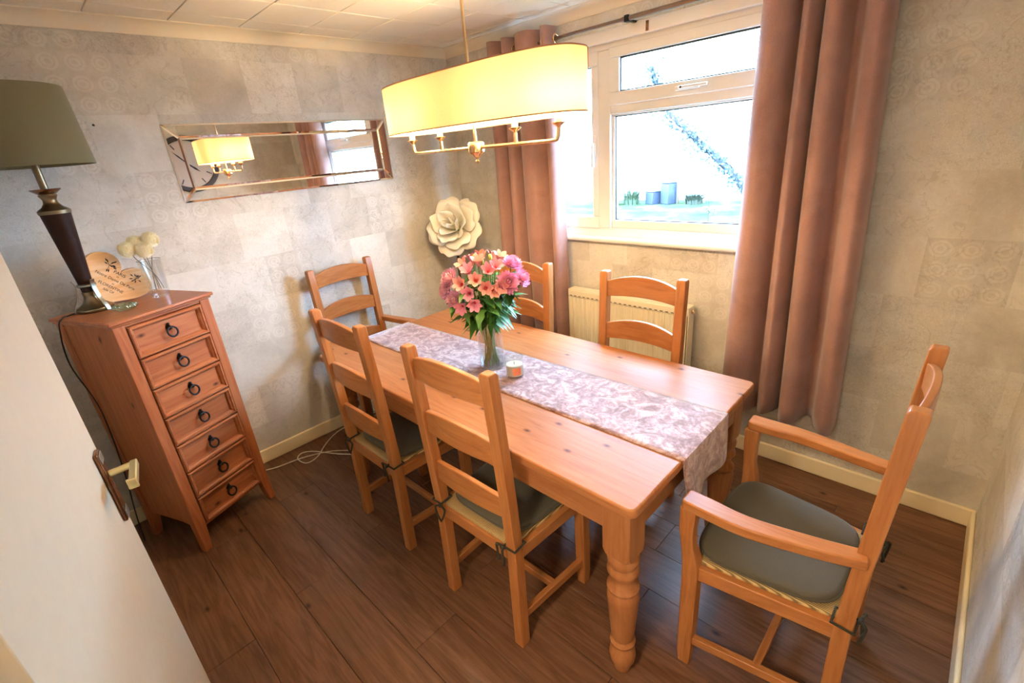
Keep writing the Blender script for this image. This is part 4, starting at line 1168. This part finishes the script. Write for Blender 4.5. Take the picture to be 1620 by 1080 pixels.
LILIES = [(-0.085, 0.085, 0.385, -0.5, 0.9, 0.4), (-0.060, 0.10, 0.350, -0.3, 1, 0.2), (-0.090, 0.10, 0.300, -0.5, 1, -0.2), (-0.045, 0.110, 0.310, 0, 1, -0.1),
        (-0.055, 0.06, 0.425, -0.3, 0.6, 0.9), (-0.030, 0.09, 0.395, -0.1, 1, 0.5), (-0.015, 0.03, 0.450, 0, 0.4, 1), (0.005, 0.10, 0.365, 0, 1, 0.2), (0.030, 0.105, 0.355, 0.2, 1, 0.1),
        (0.020, 0.06, 0.420, 0.1, 0.8, 0.7), (0.050, 0.05, 0.430, 0.3, 0.7, 0.8), (0.070, 0.02, 0.455, 0.3, 0.3, 1), (0.055, 0.10, 0.365, 0.4, 1, 0.1), (-0.035, -0.03, 0.450, -0.2, -0.2, 1), (0.0, -0.05, 0.455, 0, -0.4, 1), (0.045, -0.04, 0.45, 0.3, -0.3, 1), (-0.07, 0.02, 0.44, -0.5, 0.3, 0.8)]
def lily_label(q):
    r_, t_, z = q[:3]
    row_of = lambda w: 'back' if w[1] < 0 else ('top' if w[2] >= 0.43 else ('upper' if w[2] >= 0.385 else ('lower' if w[2] >= 0.33 else 'lowest')))
    row = row_of(q); mates = sorted(w[0] for w in LILIES if row_of(w) == row)
    n = ('first', 'second', 'third', 'fourth', 'fifth', 'sixth')[mates.index(r_)]
    return 'small salmon-pink lily, %s from the mirror side in the %s row of the bouquet' % (n, row)
for (r_, t_, z, fr, ft, fz) in LILIES:
    lily(at(r_, t_, z), face(fr, ft, fz), lily_label((r_, t_, z)), random.choice(['lily_salmon', 'lily_salmon', 'lily_pink']))
for i, (r_, t_, z, lb) in enumerate(((0.0, 0.02, 0.455, 'yellow-green bud at the top middle of the bouquet'), (0.035, 0.0, 0.465, 'yellow-green bud beside the topmost lilies'), (-0.03, 0.0, 0.47, 'yellow-green bud nearest the giant rose'))):
    t, p = flower_root(at(r_, t_, z), lb, 'flower bud', 'green buds in the table vase', 'flower_bud')
    MB().ellipsoid(p[-1], 0.009, 0.009, 0.016, 10, 8).build('bud', 'bud_green', t, smooth=60)
    add_leaves(t, p, 2, False, 0.07)
for i in range(28):
    a = random.uniform(0, 2 * PI); rr = random.uniform(0.03, 0.125)
    t, p = flower_root((rr * math.cos(a), rr * math.sin(a), random.uniform(0.29, 0.40) if i < 20 else random.uniform(0.38, 0.45)), 'leafy green sprig below the blooms of the bouquet', 'foliage sprig', 'green sprigs in the table vase', 'leaf_sprig')
    add_leaves(t, p, 8, i % 2 == 0, 0.10)

# ---------------------------------------------------------------- candle jar
cj = thing('candle_jar', 'small clear glass candle jar beside the flower vase', 'candle', (1.292, 1.318, VT), R(40))
MB().lathe([(0.037, 0), (0.0395, 0.003), (0.0395, 0.092), (0.0375, 0.092), (0.0375, 0.010), (0.003, 0.008)], 32).build('jar', 'vase_glass', cj, smooth=40)
MB().lathe([(0.036, 0.0105), (0.0368, 0.012), (0.0368, 0.056), (0.034, 0.058), (0.002, 0.055)], 28).build('wax', 'candle_wax', cj, smooth=40)
MB().tube([(0, 0, 0.055), (0, 0, 0.066)], 0.001, 6).build('wick', 'black_plastic', cj)
rows = []
for j in range(9):
    a = R(172 + 7 * j); rows.append([(0.0398 * math.cos(a), 0.0398 * math.sin(a), 0.018), (0.0398 * math.cos(a), 0.0398 * math.sin(a), 0.05)])
MB().sheet(rows).build('jar_label', 'candle_label', cj, smooth=60)

# ---------------------------------------------------------------- giant cream rose on a stem in the corner
rc = Vector((2.09, 2.62, 1.215)); rfv = Vector((-0.93, -0.42, 0.42)).normalized()
rose = thing('giant_rose', 'giant cream foam rose on a dark stem in the room corner', 'artificial flower', (2.16, 2.69, 0.0))
ro = Vector((2.16, 2.69, 0.0))
e1 = rfv.cross(Vector((0, 0, 1))).normalized(); e2 = e1.cross(rfv).normalized()
bk = rc - rfv * 0.10 - ro
MB().tube(spline([(0, 0, 0.02), (0, 0, 0.6), (0.005, 0.005, 0.95), tuple(bk)], 6), 0.009, 8).build('stem', 'dark_stem', rose, smooth=60)
MB().lathe([(0.11, 0.0005), (0.11, 0.015), (0.02, 0.03), (0.012, 0.05)], 24).build('stand', 'black_plastic', rose, smooth=40)
def rose_petal(a, rad, ht, width, curl, tilt):
    """a curved petal whose foot sits behind the bloom centre; rad = how far out its belly is"""
    rd = e1 * math.cos(a) + e2 * math.sin(a); tg = -e1 * math.sin(a) + e2 * math.cos(a)
    rows = []
    NU, NV = 8, 8
    for i in range(NV + 1):
        v = i / NV; row = []
        prof_r = rad * (0.18 + 0.95 * math.sin(min(1.0, v * 1.05) * PI * 0.5)) + tilt * v * v
        fwd = -0.09 + ht * v - curl * max(0, v - 0.7) ** 2 * 2.2
        prof_r += curl * max(0, v - 0.7) * 0.7
        wv = width * (0.22 + 0.78 * math.sin(PI * min(1, 0.12 + 0.62 * v))) * (1.0 if v < 0.85 else 1 - 0.35 * ((v - 0.85) / 0.15) ** 2)
        for j in range(NU + 1):
            u = -1 + 2 * j / NU
            edge = 1 - 0.16 * u * u * v
            ang = u * wv
            q = (rd * math.cos(ang) + tg * math.sin(ang)) * prof_r * (1.0) + rfv * (fwd * edge - 0.03 * u * u * v)
            q = q + (rd * 0.010 * math.sin(5 * u + a * 3) * v)
            row.append(rc + q - ro)
        rows.append(row)
    MB().sheet(rows).build('petal', 'foam_cream', rose, smooth=60, solid=0.004, subsurf=1)
for k_, (nP, rad, ht, wd, curl, tilt) in enumerate(((3, 0.026, 0.215, 1.25, 0.01, 0.0), (3, 0.056, 0.21, 1.05, 0.04, 0.01), (4, 0.087, 0.19, 0.85, 0.085, 0.015), (4, 0.110, 0.142, 0.80, 0.11, 0.03), (5, 0.118, 0.090, 0.70, 0.11, 0.055))):
    for j in range(nP):
        rose_petal(2 * PI * j / nP + k_ * 0.9, rad, ht, wd, curl, tilt)
mb = MB()
for j in range(5):
    a = 2 * PI * j / 5; rd = e1 * math.cos(a) + e2 * math.sin(a)
    leaf_blade(mb, rc - rfv * 0.095 - ro, rd - rfv * 0.1, rfv, 0.12, 0.02, 0.0)
mb.build('sepals', 'leaf_green', rose, smooth=60)

# ---------------------------------------------------------------- white cable on the floor by the skirting
cab = spline([(0.50, 2.845, 0.004), (0.62, 2.775, 0.0035), (0.78, 2.735, 0.0035), (0.92, 2.66, 0.0035), (1.02, 2.55, 0.0035), (1.10, 2.47, 0.0035), (1.22, 2.45, 0.0035)], 8)
cab2 = spline([(1.22, 2.42, 0.0035), (1.05, 2.47, 0.0035), (0.95, 2.56, 0.010), (0.86, 2.74, 0.0035), (0.80, 2.79, 0.0035), (0.755, 2.75, 0.0035), (0.77, 2.66, 0.0035), (0.84, 2.66, 0.008), (0.93, 2.74, 0.011), (1.03, 2.82, 0.0035), (1.14, 2.85, 0.0035), (1.5, 2.865, 0.0035)], 8)
tag(MB().tube(cab, 0.0033, 8).build('power_cable', 'white_cable', smooth=60), 'white cable running along the floor from behind the chest', 'cable')
tag(MB().tube(cab2, 0.0033, 8).build('power_cable', 'white_cable', smooth=60), 'looped white cable on the floor against the skirting board', 'cable')
